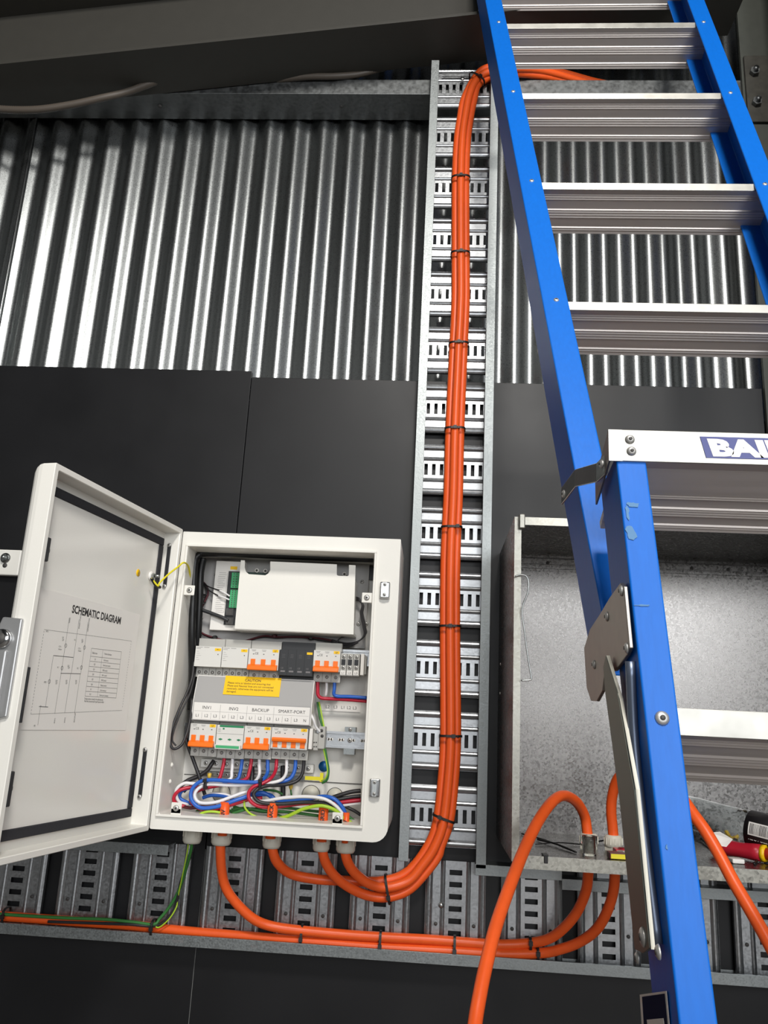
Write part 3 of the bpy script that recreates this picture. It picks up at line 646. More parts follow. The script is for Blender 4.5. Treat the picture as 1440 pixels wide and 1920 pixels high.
for k, (o_, l) in enumerate(((0, 'left'), (4, 'middle'), (8, 'right'))):
    wire([(668, 1120+k*3, -.1110), (674, 1123+k*2, -.1158), (679+k*1.2, 1135, -.1158), (676+k*2, 1150, -.1158), (680+k*2, 1170, -.1158), (683+k, 1190, -.1158), (672-k*3, 1202+k*2, -.1158), (650-k*3, 1206+k*3, -.1110), (622, 1200+k*2, -.1086)], .0018, M_wk, f'{l} black lead of the loom right of the white control unit')
mb = MB()
wire([(660, 1193, -.1158), (640, 1195, -.1110), (632, 1207, -.1110), (650, 1214, -.1110), (672, 1205, -.1158)], .0013, M_wk, 'thin black coil of wire at lower right of control unit')
for px, py, l in ((382, 1117, 'upper left'), (381, 1130, 'left'), (403, 1195, 'lower left'), (515, 1193, 'bottom middle'), (583, 1197, 'bottom right')):
    p = at(px, py, -.1015); t = MB(); t.tube([p+Vector((.0055*math.cos(a), .0055*math.sin(a)*.6-.002, .0055*math.sin(a)*.6)) for a in [2*math.pi*k/12 for k in range(12)]], .0014, M_wdr if px == 515 else M_tie, 5, closed=True)
    t.box(p.x-.003, p.x+.003, -.1063, -.1034, p.z-.003, p.z+.003, M_wdr if px == 515 else M_tie); t.build('harness_tie', label=f'small dark tie on the harness, {l} of the control unit', cat='zip tie')

# DIN rails
def dinrail(px0, px1, py, Y, lab):
    a, b = at(px0, py, Y), at(px1, py+(px1-px0)*.045, Y); z = (a.z+b.z)/2
    t = thing('mounting_rail', lab, 'rail', ((a.x+b.x)/2, Y, z-.018))
    mb = MB(); x0, x1 = a.x, b.x
    mb.xprism([(Y, z-.0175), (Y, z-.0125), (Y+.006, z-.0125), (Y+.006, z+.0125), (Y, z+.0125), (Y, z+.0175), (Y+.001, z+.0175), (Y+.001, z+.0135), (Y+.007, z+.0135), (Y+.007, z-.0135), (Y+.001, z-.0135), (Y+.001, z-.0175)], x0, x1, M_galv)
    mb.build('rail', t)
    s = MB(); x = x0+.008
    while x < x1-.005:
        s.lathe((x-.004, Y+.006, z), (0, -.0005, 0), [(0, .003), (1, .003)], M_lbl, 10); s.lathe((x+.004, Y+.006, z), (0, -.0005, 0), [(0, .003), (1, .003)], M_lbl, 10); s.box(x-.004, x+.004, Y+.0055, Y+.006, z-.003, z+.003, M_lbl); x += .0245
    s.build('slots', t); return t, z
YB, YS = -.150, -.1290   # breaker nose / shoulder planes
tr1, zr1 = dinrail(350, 700, 1219, -.1100, 'steel mounting rail carrying the upper row of breakers')
tr2, zr2 = dinrail(345, 690, 1373, -.1100, 'slotted steel mounting rail carrying the lower row of breakers')
for py in (1364, 1413):
    pass
p = at(658, 1366, -.0968); mb = MB(); mb.box(p.x-.012, p.x+.012, -.1110, -.0825, zr2-.03, zr2-.0176, M_rail); mb.box(p.x-.012, p.x+.012, -.1110, -.0825, zr2+.0176, zr2+.028, M_rail); screw(mb, (p.x, -.1072, zr2), (0, -1, 0), .005); screw(mb, (p.x, -.1110, zr2+.023), (0, -1, 0), .004); mb.build('rail_bracket', tr2)

def breaker(lab, px0, px1, pyN0, pyN1, poles, style='mcb', grp=None):
    ym = (pyN0+pyN1)/2; a, b = at(px0, ym, YB), at(px1, ym, YB)
    xa, xb = a.x+.0004, b.x-.0004; xm = (px0+px1)/2
    zt, zb = at(xm, pyN0, YB).z, at(xm, pyN1, YB).z; hN = zt-zb
    t = thing('circuit_breaker' if style in ('mcb', 'iso') else ('surge_arrester' if style == 'spd' else ('relay' if style == 'relay' else 'energy_meter')), lab, 'breaker' if style in ('mcb', 'iso') else ('surge arrester' if style == 'spd' else ('relay' if style == 'relay' else 'meter')), ((xa+xb)/2, -.1205, zb-.022), group=grp)
    m = M_dark if style == 'relay' else M_brk; ms = M_dark if style == 'relay' else M_brkd
    MB().xprism([(YS, zb-.021), (YS, zb), (YB, zb+.001), (YB, zt-.001), (YS, zt), (YS, zt+.018), (-.1119, zt+.018), (-.1119, zb-.021)], xa, xb, m if style == 'relay' else ms).build('body', t, bevel=.0006)
    W_ = (xb-xa); wp = W_/poles
    f = MB().box(xa+.0003, xb-.0003, YB-.0006, YB, zb+.0012, zt-.0012, m); f.build('front_face', t)
    gl = MB()
    for i in range(1, poles): gl.box(xa+wp*i-.0003, xa+wp*i+.0003, YS-.0004, YS, zb-.020, zb-.0005, M_hole)
    if poles > 1: gl.build('pole_joint', t)
    for i in range(poles):
        s = MB(); c = Vector((xa+wp*(i+.5), YS, zb-.010)); s.lathe(c, (0, -.0006, 0), [(0, .0036), (1, .0036)], M_hole, 14); screw(s, c+Vector((0, -.0005, 0)), (0, -1, 0), .0026); s.build('terminal_screw', t)
    pr = MB(); yb = YB-.0009
    if style in ('mcb', 'iso'):
        for i in range(poles):
            cx = xa+wp*(i+.5)
            for k, w_ in enumerate((.010, .0075)): pr.box(cx-w_/2, cx+w_/2, yb, YB-.0006, zt-.004-k*.0025, zt-.0034-k*.0025, M_inkg)
            pr.box(cx-.0015, cx+.0012, yb, YB-.0006, zt-.0135, zt-.012, M_ink)
        pr.text('CE', (xa+wp*.62, yb, zt-.0135), EX, EZ, .0065, M_ink, 'LEFT')
        x1 = xb-.002; pr.box(x1-.013, x1, yb-.0002, YB-.0006, zt-.0075, zt-.0015, M_yel); pr.text('QF', (x1-.0065, yb-.0004, zt-.0062), EX, EZ, .0048, M_ink)
        for i in range(poles):
            cx = xa+wp*(i+.5)
            w = MB().box(cx-.0052, cx+.0052, YB-.0025, YB-.0006, zb+.004, zb+.024, M_toggle); w.box(cx-.0075, cx-.0052, YB-.0022, YB-.0006, zb+.003, zb+.024, M_brk); w.box(cx+.0052, cx+.0075, YB-.0022, YB-.0006, zb+.003, zb+.024, M_brk)
            w.build('toggle', t, bevel=.0006)
        if style == 'mcb':
            MB().xprism([(YB-.001, zb+.013), (YB-.010, zb+.009), (YB-.0125, zb+.001), (YB-.010, zb-.001), (YB-.001, zb+.001)], xa+.0015, xb-.0015, M_toggle).build('toggle_bar', t, bevel=.001)
        else:
            MB().xprism([(YB-.001, zb+.024), (YB-.009, zb+.025), (YB-.011, zb+.021), (YB-.009, zb+.016), (YB-.001, zb+.016)], xa+.003, xb-.002, M_toggle).build('toggle_bar', t, bevel=.0012)
    elif style == 'spd':
        pr.box(xa+.006, xb-.001, yb, YB-.0006, zt-.0055, zt-.0012, M_grn); pr.box(xa+.013, xa+.017, yb, YB-.0006, zt-.0105, zt-.007, M_grn); pr.box(xa+.001, xb-.001, yb, YB-.0006, zt-.0193, zt-.0188, M_inkg)
        for k in range(3): pr.box(xa+.003, xa+.009, yb, YB-.0006, zt-.009-k*.003, zt-.0084-k*.003, M_inkg)
        for i in range(3): cx = xa+wp*(i+.5); pr.lathe((cx, YB-.0006, zb+.019), (0, -.0004, 0), [(0, .0022), (1, .0022)], M_grn, 12); pr.box(cx-.004, cx+.004, yb, YB-.0006, zb+.0178, zb+.0202, M_grn)
        frs = MB(); frs.box(xa+.001, xb-.003, YB-.009, YB-.0006, zb-.001, zb+.008, M_brk); frs.box(xa+.003, xb-.006, YB-.0095, YB-.009, zb+.0008, zb+.0065, M_conn); frs.build('marker_bar', t, bevel=.001)
    elif style == 'relay':
        for i in range(poles):
            cx = xa+wp*(i+.5); pr.box(cx-.005, cx+.005, yb, YB-.0006, zb+.008, zb+.0115, M_inkg); pr.text('CE', (cx-.005, yb, zb+.015), EX, EZ, .005, M_inkg, 'LEFT')
            for k in range(3): pr.box(cx-.004, cx+.003, yb, YB-.0006, zt-.012-k*.003, zt-.0117-k*.003, M_inkg)
            if i: pr.box(xa+wp*i-.0003, xa+wp*i+.0003, yb, YB-.0006, zb, zt, M_black)
        pr.box(xb-.0145, xb-.002, yb, YB-.0006, zt-.010, zt-.005, M_yel)
    else:
        for k, w_ in enumerate((.014, .010)): pr.box(xa+.002, xa+.002+w_, yb, YB-.0006, zt-.004-k*.003, zt-.0032-k*.003, M_inkg)
        pr.box(xa+.019, xa+.031, yb, YB-.0006, zt-.004, zt-.0032, M_inkg)
        pr.box(xb-.016, xb-.002, yb, YB-.0006, zt-.0105, zt-.0045, M_yel); pr.text('M1' if 'left' in lab else 'M2', (xb-.009, yb-.0002, zt-.009), EX, EZ, .0045, M_ink)
        for k in range(5): pr.box(xa+.003, xa+.003+.005+.003*(k % 3), yb, YB-.0006, zt-.013-k*.0045, zt-.0126-k*.0045, M_inkg)
        pr.box(xb-.009, xb-.007, yb, YB-.0006, zt-.019, zt-.017, M_ink)
    pr.build('front_print', t); return t, xa, xb, zb
R1 = 'upper row of the enclosure'; R2 = 'lower row of the enclosure'
breaker('white meter module, left one of the pair in the upper row', 365, 415.5, 1211, 1251, 4, 'meter')
breaker('white meter module, second from left in the upper row, by a breaker', 415.5, 465, 1213, 1253, 4, 'meter')
breaker('orange-toggle breaker beside the white meters, partly behind yellow CAUTION plate', 465, 523, 1216, 1257, 3)
breaker('four black relay modules between the two upper orange-toggle breakers', 523, 587, 1218, 1268, 4, 'relay')
_, bxa, bxb, bzb = breaker('orange-toggle breaker with red, white and blue wires below, upper right row', 587, 638, 1219, 1260, 3)
breaker('leftmost orange-toggle breaker in the lower row, under INV1', 355, 405, 1356, 1400, 3)
breaker('white surge arrester with green stripe in lower row, under INV2', 405, 457, 1359, 1404, 3, 'spd')
breaker('orange-toggle breaker right of green striped module, under BACKUP', 457, 508, 1361, 1405, 3)
breaker('wide four-pole breaker with long orange bar, under SMART-PORT', 508, 577, 1364, 1406, 4, 'iso')
# terminal block, end stops
tb = thing('terminal_block', 'grey three-way terminal block marked L1 L2 L3, end of the upper row', 'terminal block', at(656, 1270, -.1253))
for i in range(3):
    x0, x1, z0, z1 = rect(638+i*12.2, 1225+i*.4, 650+i*12.2, 1267+i*.4, -.135)
    s = MB().box(x0, x1-.0006, -.135, -.1110, z0, z1, M_brkd).build('terminal', tb, bevel=.0006)
    f = MB(); xm = (x0+x1)/2
    screw(f, (xm, -.135, z1-.007), (0, -1, 0), .0042); screw(f, (xm, -.135, z0+.018), (0, -1, 0), .0042)
    f.box(x0+.002, x1-.003, -.1354, -.135, z0+.023, z1-.013, M_black); f.box(x0+.001, x1-.002, -.1362, -.135, z0+.002, z0+.011, M_lbl); f.text('L%d' % (i+1), (xm, -.1366, z0+.004), EX, EZ, .0066, M_ink)
    f.build('terminal_face', tb)
for nm, px, py0, py1, lab in (('end_stop', 679, 1226, 1266, 'thin white end stop closing the upper row'), ('end_stop', 582, 1366, 1405, 'thin white end stop beside the four-pole breaker')):
    x0, x1, z0, z1 = rect(px-3, py0, px+3.5, py1, -.142); o = MB().box(x0, x1, -.142, -.1110, z0, z1, M_lbl).build(nm, label=lab, cat='end stop', bevel=.0008)
    MB().box(x1+.0005, x1+.004, -.1276, -.1110, z0+.003, z1-.003, M_brkd).build('clip', o)
et = thing('earth_terminal', 'small grey feed-through terminal clamping the green earth wire', 'terminal block', at(602, 1405, -.1253))
x0, x1, z0, z1 = rect(588, 1375, 597, 1407, -.13); MB().box(x0, x1, -.13, -.1110, z0, z1, M_brkd).build('terminal', et, bevel=.0006)
x0, x1, z0, z1 = rect(597, 1362, 609, 1404, -.135); MB().box(x0, x1, -.135, -.1110, z0, z1, M_brkd).build('terminal', et, bevel=.0006)
f = MB(); 
for px, py in ((603, 1370), (604, 1380)): p = at(px, py, -.135); f.lathe((p.x, -.135, p.z), (0, -.0006, 0), [(0, .0035), (1, .0035)], M_hole, 12)
for px, py in ((589, 1392), (593, 1392), (589, 1400), (593, 1400)): p = at(px, py, -.13); f.box(p.x-.0014, p.x+.0014, -.1305, -.13, p.z-.0014, p.z+.0014, M_hole)
f.build('wire_entries', et)
# cover with caution plate and label strip
cv = thing('breaker_cover', 'light grey cover with yellow CAUTION plate and INV1 to SMART-PORT label strip', 'cover', at(475, 1355, -.15))
YL = -.152; YT = -.136
A, Bp = at(369, 1266, YT), at(587, 1277, YT); Cc, Dd = at(362, 1353, YL), at(583, 1358, YL)
zt_, zb_ = (A.z+Bp.z)/2, (Cc.z+Dd.z)/2; xl, xr = (A.x+Cc.x)/2, (Bp.x+Dd.x)/2
zm = (at(362, 1317, YL).z+at(583, 1329, YL).z)/2
MB().xprism([(YT, zt_), (YL, zm+.004), (YL, zb_), (YL+.003, zb_), (YL+.003, zm+.003), (YT+.003, zt_-.001)], xl, xr, M_cover).build('front', cv, bevel=.0005)
MB().box(xl, xr, YT, YT+.03, zt_-.0005, zt_+.0012, M_lbl).build('top_edge', cv)
MB().xprism([(YT, zt_), (YL, zm+.004), (YL, zb_), (-.1158, zb_), (-.1158, zt_)], xr, xr+.0015, M_lbl).build('side_cheek', cv)
MB().xprism([(YT, zt_), (YL, zm+.004), (YL, zb_), (-.1158, zb_), (-.1158, zt_)], xl-.0015, xl, M_lbl).build('side_cheek', cv)
cl0, cl1 = at(418, 1290, YL).x, at(524, 1290, YL).x; ey_ = Vector((0, YT-YL, zt_-zm-.004)).normalized(); nrm = Vector((0, -ey_.z, ey_.y))
def slope(x, s): return Vector((x, YT, zt_))-ey_*s+nrm*.0006
H_ = (Vector((0, YT, zt_))-Vector((0, YL, zm+.004))).length
s0, s1 = -.0022, .0405
cp = MB(); q = [slope(cl0, s1), slope(cl1, s1), slope(cl1, s0), slope(cl0, s0)]; cp.prism([p for p in q], nrm*.0008, M_yel)
cap = cp.build('caution_plate', cv)
ct = MB(); up_ = ey_; N2 = nrm*.0012; xm = (cl0+cl1)/2
ct.text('CAUTION', slope(xm, .0088)+N2, EX, up_, .0080, M_ink, bold=.0001)
for i, l in enumerate(('Please wire as labeled and ensuring that', 'Phase and Neutral lines are not connected', 'reversely, otherwise the equipment will be', 'damaged.')):
    ct.text(l, slope(cl0+.007, .0155+i*.0066)+N2, EX, up_, .0062, M_ink, 'LEFT', (cl1-cl0-.014)/.0062/18.6)
ct.build('caution_print', cap)
ls0, ls1 = xl+.002, xr-.002; zt2 = zm+.0015; zbb = zb_+.002
stp = MB().box(ls0, ls1, YL-.0006, YL, zbb, zt2, M_lbl).build('label_strip', cv)
lp = MB(); yy = YL-.0009; zmid = (zbb+zt2)/2; W_ = ls1-ls0; u_ = W_/13.0
lp.box(ls0+.002, ls1-.002, yy, YL-.0006, zmid-.0003, zmid, M_inkg)
for i, st in enumerate(('INV1', 'INV2', 'BACKUP', 'SMART-PORT')):
    a = ls0+i*3*u_; w_ = (4 if i == 3 else 3)*u_; lp.text(st, (a+w_/2, yy, zmid+.0045), EX, EZ, .0095, M_ink, sx=1.05)
    if i: lp.box(a-.0002, a+.0002, yy, YL-.0006, zbb+.002, zt2-.003, M_inkg)
for i, st in enumerate(('L1', 'L2', 'L3')*3+('L1', 'L2', 'L3', 'N')):
    lp.text(st, (ls0+(i+.5)*u_, yy, zbb+.0055), EX, EZ, .0085, M_ink)
    if i and i % 3: lp.box(ls0+i*u_-.0002, ls0+i*u_+.0002, yy, YL-.0006, zbb+.002, zmid-.003, M_inkg)
lp.build('strip_print', stp)
# label on the back wall, N sticker
bl = MB(); x0, x1, z0, z1 = rect(600, 1316, 676, 1334, -.0747); bl.box(x0, x1, -.0747, -.0731, z0, z1, M_lbl)
for i, st in enumerate(('L2', 'L3', 'L1', 'L2', 'L3')):
    px = (614, 629, 643, 654, 665)[i]; p = at(px, 1328+i*.6, -.0749); bl.text(st, (p.x, -.0749, p.z), EX, EZ, .0095, M_ink)
bl.build('back_label', label='white label L2 L3 L1 L2 L3 on enclosure back, right of the cover', cat='label')
p = at(607, 1437, -.0740); ns = MB(); ns.lathe((p.x, -.0730, p.z), (0, -.0009, 0), [(0, .0115), (1, .0115)], M_blusticker, 26); ns.text('N', (p.x, -.0737, p.z-.0055), EX, EZ, .016, M_lbl, bold=.0004)
ns.build('neutral_sticker', label='round blue sticker with white N beside the neutral bar', cat='sticker')
# neutral / earth bars
def bar(px0, px1, py0, py1, Y, k, lab, m=M_brk):
    xm = (px0+px1)/2; x0, x1, z0, z1 = rect(px0, py0, px1, py1, Y)
    t = thing('terminal_bar', lab, 'terminal bar', ((x0+x1)/2, Y, z0)); MB().box(x0, x1, Y, -.0740, z0, z1, m).build('bar', t, bevel=.001)
    for i in range(k): s = MB(); screw(s, (x0+(x1-x0)*(i+.5)/k, Y, (z0+z1)/2), (0, -1, 0), .0048); s.build('bar_screw', t)
    return t
bar(376, 588, 1428, 1444, -.0920, 11, 'pale neutral terminal bar behind the wires under lower breakers')
bar(366, 570, 1450, 1460, -.0849, 12, 'steel earth bar just below the pale neutral bar', M_steel)
lug = MB(); x0, x1, z0, z1 = rect(572, 1456, 604, 1463, -.1158); lug.box(x0, x1, -.1167, -.1139, z0, z1, M_ylug); x0, x1, z0, z1 = rect(600, 1449, 606, 1466, -.1158); lug.box(x0, x1, -.1177, -.1129, z0, z1, M_ylug); 
lug.build('marker_clip', label='yellow plastic marker clip beside the blue N sticker', cat='clip')

# ---------------- wires in the lower half
def w2(x, y, Y): return (300+x/3.13, 1330+y/3.13, Y)
def W2(pts, m, lab, r=.0039, **k): return wire([w2(*p) for p in pts], r, m, lab, **k)
def behind(y=-.1229): return y
W2([(377, 275, -.1205), (375, 310, -.1205), (362, 365, -.1229), (345, 410, -.1253), (300, 440, -.13), (190, 455, -.14), (115, 475, -.15), (82, 515, -.15), (92, 552, -.145), (150, 572, -.14)], M_wr, 'red wire from green striped module looping to far left')
W2([(427, 275, -.1196), (425, 310, -.1196), (421, 365, -.1215), (408, 412, -.1253), (300, 432, -.135), (200, 436, -.145), (140, 435, -.15), (95, 475, -.15), (110, 540, -.14), (170, 560, -.13)], M_ww, 'white wire from green striped module looping far left', .0036)
W2([(482, 275, -.1186), (480, 315, -.1186), (470, 372, -.1205), (452, 412, -.1253), (380, 430, -.1276), (230, 450, -.1276), (135, 475, -.13), (118, 520, -.13), (170, 550, -.13), (220, 560, -.13)], M_wb, 'blue wire from green striped module to small left loop')
W2([(536, 275, -.1205), (535, 310, -.1205), (524, 365, -.1229), (500, 412, -.1253), (380, 440, -.1276), (240, 470, -.135), (180, 520, -.14), (215, 575, -.142), (300, 590, -.145), (420, 560, -.14), (520, 530, -.135), (600, 520, -.1276)], M_wr, 'red wire from breaker under BACKUP, inside the big left loop')
W2([(583, 270, -.1215), (583, 330, -.1215), (582, 385, -.1276), (555, 425, -.15), (500, 442, -.155), (400, 445, -.156), (285, 440, -.156), (225, 465, -.158), (203, 508, -.16), (235, 548, -.16), (330, 545, -.158), (430, 510, -.15), (520, 480, -.14), (600, 475, -.1253)], M_ww, 'thick white wire making the inner turn of the big left loop', .0037)
W2([(632, 275, -.1215), (632, 320, -.1215), (630, 375, -.1276), (605, 412, -.15), (570, 428, -.16), (450, 424, -.162), (310, 415, -.162), (235, 425, -.163), (188, 470, -.165), (185, 530, -.167), (235, 577, -.168), (330, 572, -.165), (440, 535, -.158), (530, 505, -.145), (590, 488, -.13), (640, 505, -.1253), (665, 530, -.1205)], M_wb, 'thick blue wire making the outer turn of big left loop', .0042)
W2([(685, 275, -.1215), (683, 320, -.1215), (676, 365, -.13), (650, 405, -.15), (600, 435, -.158), (548, 455, -.163), (520, 492, -.165), (532, 540, -.165), (590, 570, -.16), (700, 570, -.15), (850, 552, -.14), (980, 560, -.14), (1050, 600, -.14)], M_wr, 'red wire from four-pole breaker curling round the middle loop')
W2([(743, 275, -.1215), (743, 330, -.1215), (738, 380, -.13), (710, 415, -.145), (650, 432, -.15), (580, 445, -.152), (520, 480, -.15), (530, 520, -.148), (600, 540, -.155), (720, 520, -.165), (850, 512, -.168), (960, 525, -.168), (1030, 565, -.165), (1070, 612, -.16)], M_ww, 'white wire from four-pole breaker sweeping to lower right', .0036)
W2([(796, 275, -.1205), (795, 325, -.1205), (785, 375, -.1253), (755, 412, -.13), (690, 428, -.135), (600, 440, -.13), (540, 500, -.1253), (640, 500, -.1229), (700, 540, -.1229), (850, 530, -.14), (950, 512, -.155), (1020, 525, -.16), (1070, 575, -.158), (1090, 620, -.155)], M_wb, 'blue wire from four-pole breaker arching down at lower right', .0042)
W2([(845, 275, -.1215), (843, 330, -.1215), (832, 385, -.1253), (795, 425, -.13), (720, 444, -.14), (630, 448, -.155), (570, 470, -.165), (550, 505, -.168), (590, 545, -.168), (700, 555, -.164), (850, 545, -.16), (960, 550, -.158), (1020, 585, -.156), (1060, 620, -.154)], M_wk, 'black wire from four-pole breaker curling round middle loop', .0038)
W2([(1178, 478, -.1158), (1120, 485, -.1181), (1050, 505, -.1205), (980, 530, -.1205)], M_wk, 'thick black wire entering from lower right side wall', .0045)
W2([(1178, 510, -.1158), (1120, 515, -.1181), (1040, 530, -.1215), (960, 545, -.1215)], M_wk, 'second black wire just below the thick one at right side wall', .0042)
W2([(1178, 533, -.1181), (1110, 540, -.1205), (1020, 552, -.1229)], M_wr, 'short red wire entering from lower right side wall', .0042)
W2([(1178, 550, -.1158), (1110, 558, -.1181), (1020, 568, -.1205)], M_ww, 'short white wire below the red one at right side wall', .0038)
W2([(1178, 620, -.1110), (1130, 590, -.1134), (1060, 560, -.1158)], M_wk, 'dark wire slanting down to right behind the blue one', .0035)
W2([(700, 640, -.15), (760, 622, -.16), (840, 585, -.172), (930, 566, -.176), (990, 575, -.175), (1040, 600, -.17), (1080, 640, -.16), (1150, 680, -.15)], M_wy, 'bright yellow green earth wire arching along the bottom right', .0036)
W2([(1165, 670, -.1158), (1120, 640, -.1158), (1080, 600, -.1158)], M_wg, 'green wire slanting at the bottom right corner', .003)
W2([(420, 590, -.1253), (500, 580, -.1253), (600, 600, -.1253), (700, 600, -.1253), (820, 610, -.1253), (930, 625, -.1253)], M_wg, 'green earth wire along bottom, upper of the pair', .0032)
W2([(430, 570, -.1158), (520, 590, -.1158), (640, 570, -.1158), (800, 585, -.1158), (940, 600, -.1158), (1060, 590, -.1158)], M_wg, 'green wire crossing behind orange stubs', .003)
W2([(420, 610, -.135), (520, 585, -.135), (570, 590, -.135), (650, 605, -.135), (740, 640, -.135), (860, 655, -.135), (1000, 660, -.13)], M_wg, 'green earth wire along bottom, lower of the pair', .0032)
W2([(495, 540, -.14), (498, 575, -.145), (530, 612, -.15), (590, 636, -.15), (640, 640, -.15)], M_wy, 'thin yellow green wire curling left of BACK cable stub', .0022)
W2([(215, 650, -.17), (235, 615, -.17), (285, 600, -.17), (350, 605, -.165), (400, 625, -.15)], M_wy, 'thin yellow green wire arching near the lower left tab', .0026)
W2([(200, 620, -.14), (240, 585, -.13), (330, 590, -.13), (450, 600, -.13)], M_wg, 'green wire low at left behind orange stub', .0032)
W2([(570, 500, -.1110), (610, 475, -.1110), (680, 480, -.1110), (720, 500, -.1110)], M_wg, 'short green arc above the middle loop', .0026)
W2([(140, 485, -.1253), (180, 450, -.1253), (250, 430, -.1229), (300, 440, -.1205)], M_wk, 'black wire over the small left loop', .003)
W2([(130, 570, -.14), (180, 578, -.145), (250, 570, -.145), (330, 565, -.14)], M_wdr, 'dark red wire at bottom of the left loop', .0035)
W2([(250, 520, -.1158), (300, 505, -.1158), (370, 510, -.1158), (430, 530, -.1158), (450, 560, -.1158)], M_wb, 'dark blue wire arc seen inside the big left loop', .0038)
W2([(255, 515, -.1134), (310, 495, -.1134), (380, 500, -.1134), (420, 515, -.1134)], M_ww, 'white wire arc seen inside the big left loop', .0034)
W2([(150, 170, -.1158), (165, 215, -.1158), (200, 310, -.1158), (232, 400, -.1158), (250, 460, -.1110), (268, 515, -.1063)], M_wk, 'thick black cable running down at left of lower breakers', .0042)
W2([(316, 302, -.1015), (300, 325, -.1063), (275, 360, -.1086), (225, 392, -.1110), (160, 420, -.1158), (110, 460, -.1205)], M_wk, 'thick black wire with crimped lug on neutral bar', .0048)
W2([(722, 330, -.0968), (722, 400, -.0968), (722, 470, -.0968), (722, 520, -.1015)], M_wk, 'short thick black cable standing behind wires at centre', .0056)
W2([(540, 335, -.0968), (540, 380, -.0968), (538, 425, -.1015)], M_wk, 'short thick black cable behind wires, left of centre', .0056)
W2([(768, 440, -.0968), (768, 480, -.0968), (775, 520, -.1015)], M_wg, 'thin green wire under a yellow lug at centre', .002)
for x, y in ((768, 452), (290, 388)): p = at(*w2(x, y, -.1015)); mb = MB(); mb.lathe((p.x, -.1015, p.z+.005), (0, 0, -.012), [(0, .0045), (.6, .0045), (1, .002)], M_gold, 12); mb.build('wire_lug', label='yellow insulated lug %s' % ('below the centre of lower breakers' if x > 500 else 'beside the black crimped lug at left'), cat='lug')
# left side looped black cables
wire([(364, 1240, -.140), (360, 1272, -.150), (350, 1300, -.165), (336, 1330, -.18), (322, 1368, -.19), (319, 1390, -.19), (325, 1404, -.188), (340, 1397, -.18), (350, 1375, -.17), (357, 1345, -.155), (360, 1310, -.14)], .0030, M_wk, 'black cable looping against the left inner wall')
wire([(700, 1048, -.150), (560, 1043, -.150), (400, 1037, -.150), (372, 1042, -.152), (365, 1060, -.155), (362, 1120, -.155), (360, 1190, -.150), (362, 1250, -.13), (358, 1330, -.11)], .0085, M_black, 'black cable bundle running along inside top and down front left', 'cable_bundle')
wire([(382, 1046, -.14), (376, 1075, -.135), (374, 1130, -.13), (371, 1190, -.12), (366, 1250, -.10), (362, 1330, -.09)], .0085, M_black, 'thick black cable bundle just right of the front left one', 'cable_bundle')
wire([(366, 1262, -.14), (356, 1300, -.16), (338, 1338, -.178), (326, 1370, -.187), (323, 1388, -.187), (330, 1398, -.185)], .0020, M_wk, 'thin black wire inside the loop at left inner wall')
x0, x1, z0, z1 = rect(346, 1355, 362, 1392, -.1134); MB().box(x0, x1, -.1158, -.0968, z0, z1, M_dark).build('rail_end_clamp', label='dark grey clamp at left end of the lower breaker row', cat='clamp', bevel=.001)
# wires of the upper right breaker
def w3(x, y, Y): return (510+x/7.58, 1200+y/7.58, Y)
def W3(pts, m, lab, r=.0039): return wire([w3(*p) for p in pts], r, m, lab)
W3([(650, 590, -.1205), (650, 700, -.1205), (655, 780, -.1196), (700, 825, -.1181), (800, 835, -.1158), (1100, 850, -.1158), (1345, 870, -.1158)], M_wr, 'red wire running right below the upper right breaker')
W3([(775, 590, -.1158), (775, 700, -.1158), (762, 790, -.1110)], M_ww, 'short white wire below the upper right breaker', .0032)
W3([(890, 600, -.1229), (885, 700, -.1229), (880, 770, -.1219), (930, 800, -.1205), (1100, 805, -.1205), (1345, 822, -.1205)], M_wb, 'blue wire running right below the upper right breaker')
W3([(645, 880, -.1015), (660, 980, -.1015), (690, 1137, -.1063), (740, 1300, -.1158)], M_wg, 'green earth wire dropping behind the cover edge', .0024)
W3([(668, 880, -.1024), (690, 980, -.1024), (720, 1137, -.1072), (752, 1300, -.1158)], M_wy, 'yellow green earth wire dropping behind the cover edge', .0018)
wire([(609, 1403, -.1205), (613, 1425, -.1205), (616, 1445, -.1205), (613, 1462, -.1205), (604, 1468, -.1158)], .0026, M_wg, 'green earth wire curving past the blue N sticker')
wire([(606, 1403, -.1219), (611, 1425, -.1219), (614, 1445, -.1219), (611, 1458, -.1219), (603, 1464, -.1177)], .0016, M_wy, 'thin yellow stripe wire curving past the blue N sticker')
wire([(583, 1338, -.14), (588, 1350, -.145), (592, 1362, -.14), (600, 1372, -.135)], .0026, M_ww, 'white sleeved lead at right edge of the cover', 'wire_sleeve')
wire([(335, 1062, -.26), (344, 1055, -.255), (352, 1060, -.22), (356, 1075, -.19), (355, 1095, -.16), (356, 1120, -.1158)], .0020, M_ylug, 'yellow earth lead entering the enclosure from the door', 'earth_lead')
q = DM@dpt(284, 1084, NP+.015)
MB().tube(smooth([q, q+Vector((.012, .01, -.014)), at(300, 1092, -.30), at(318, 1075, -.28), at(335, 1062, -.26)], 6), .0020, M_ylug, 8).build('earth_lead', label='yellow earth lead bridging from door stud to enclosure', cat='wire')
MB().tube(smooth([q, q+Vector((.006, .012, -.012)), q+Vector((.010, .03, -.014))], 5), .0034, M_black, 8).build('lug_boot', label='black boot on the door earth stud lead', cat='boot')
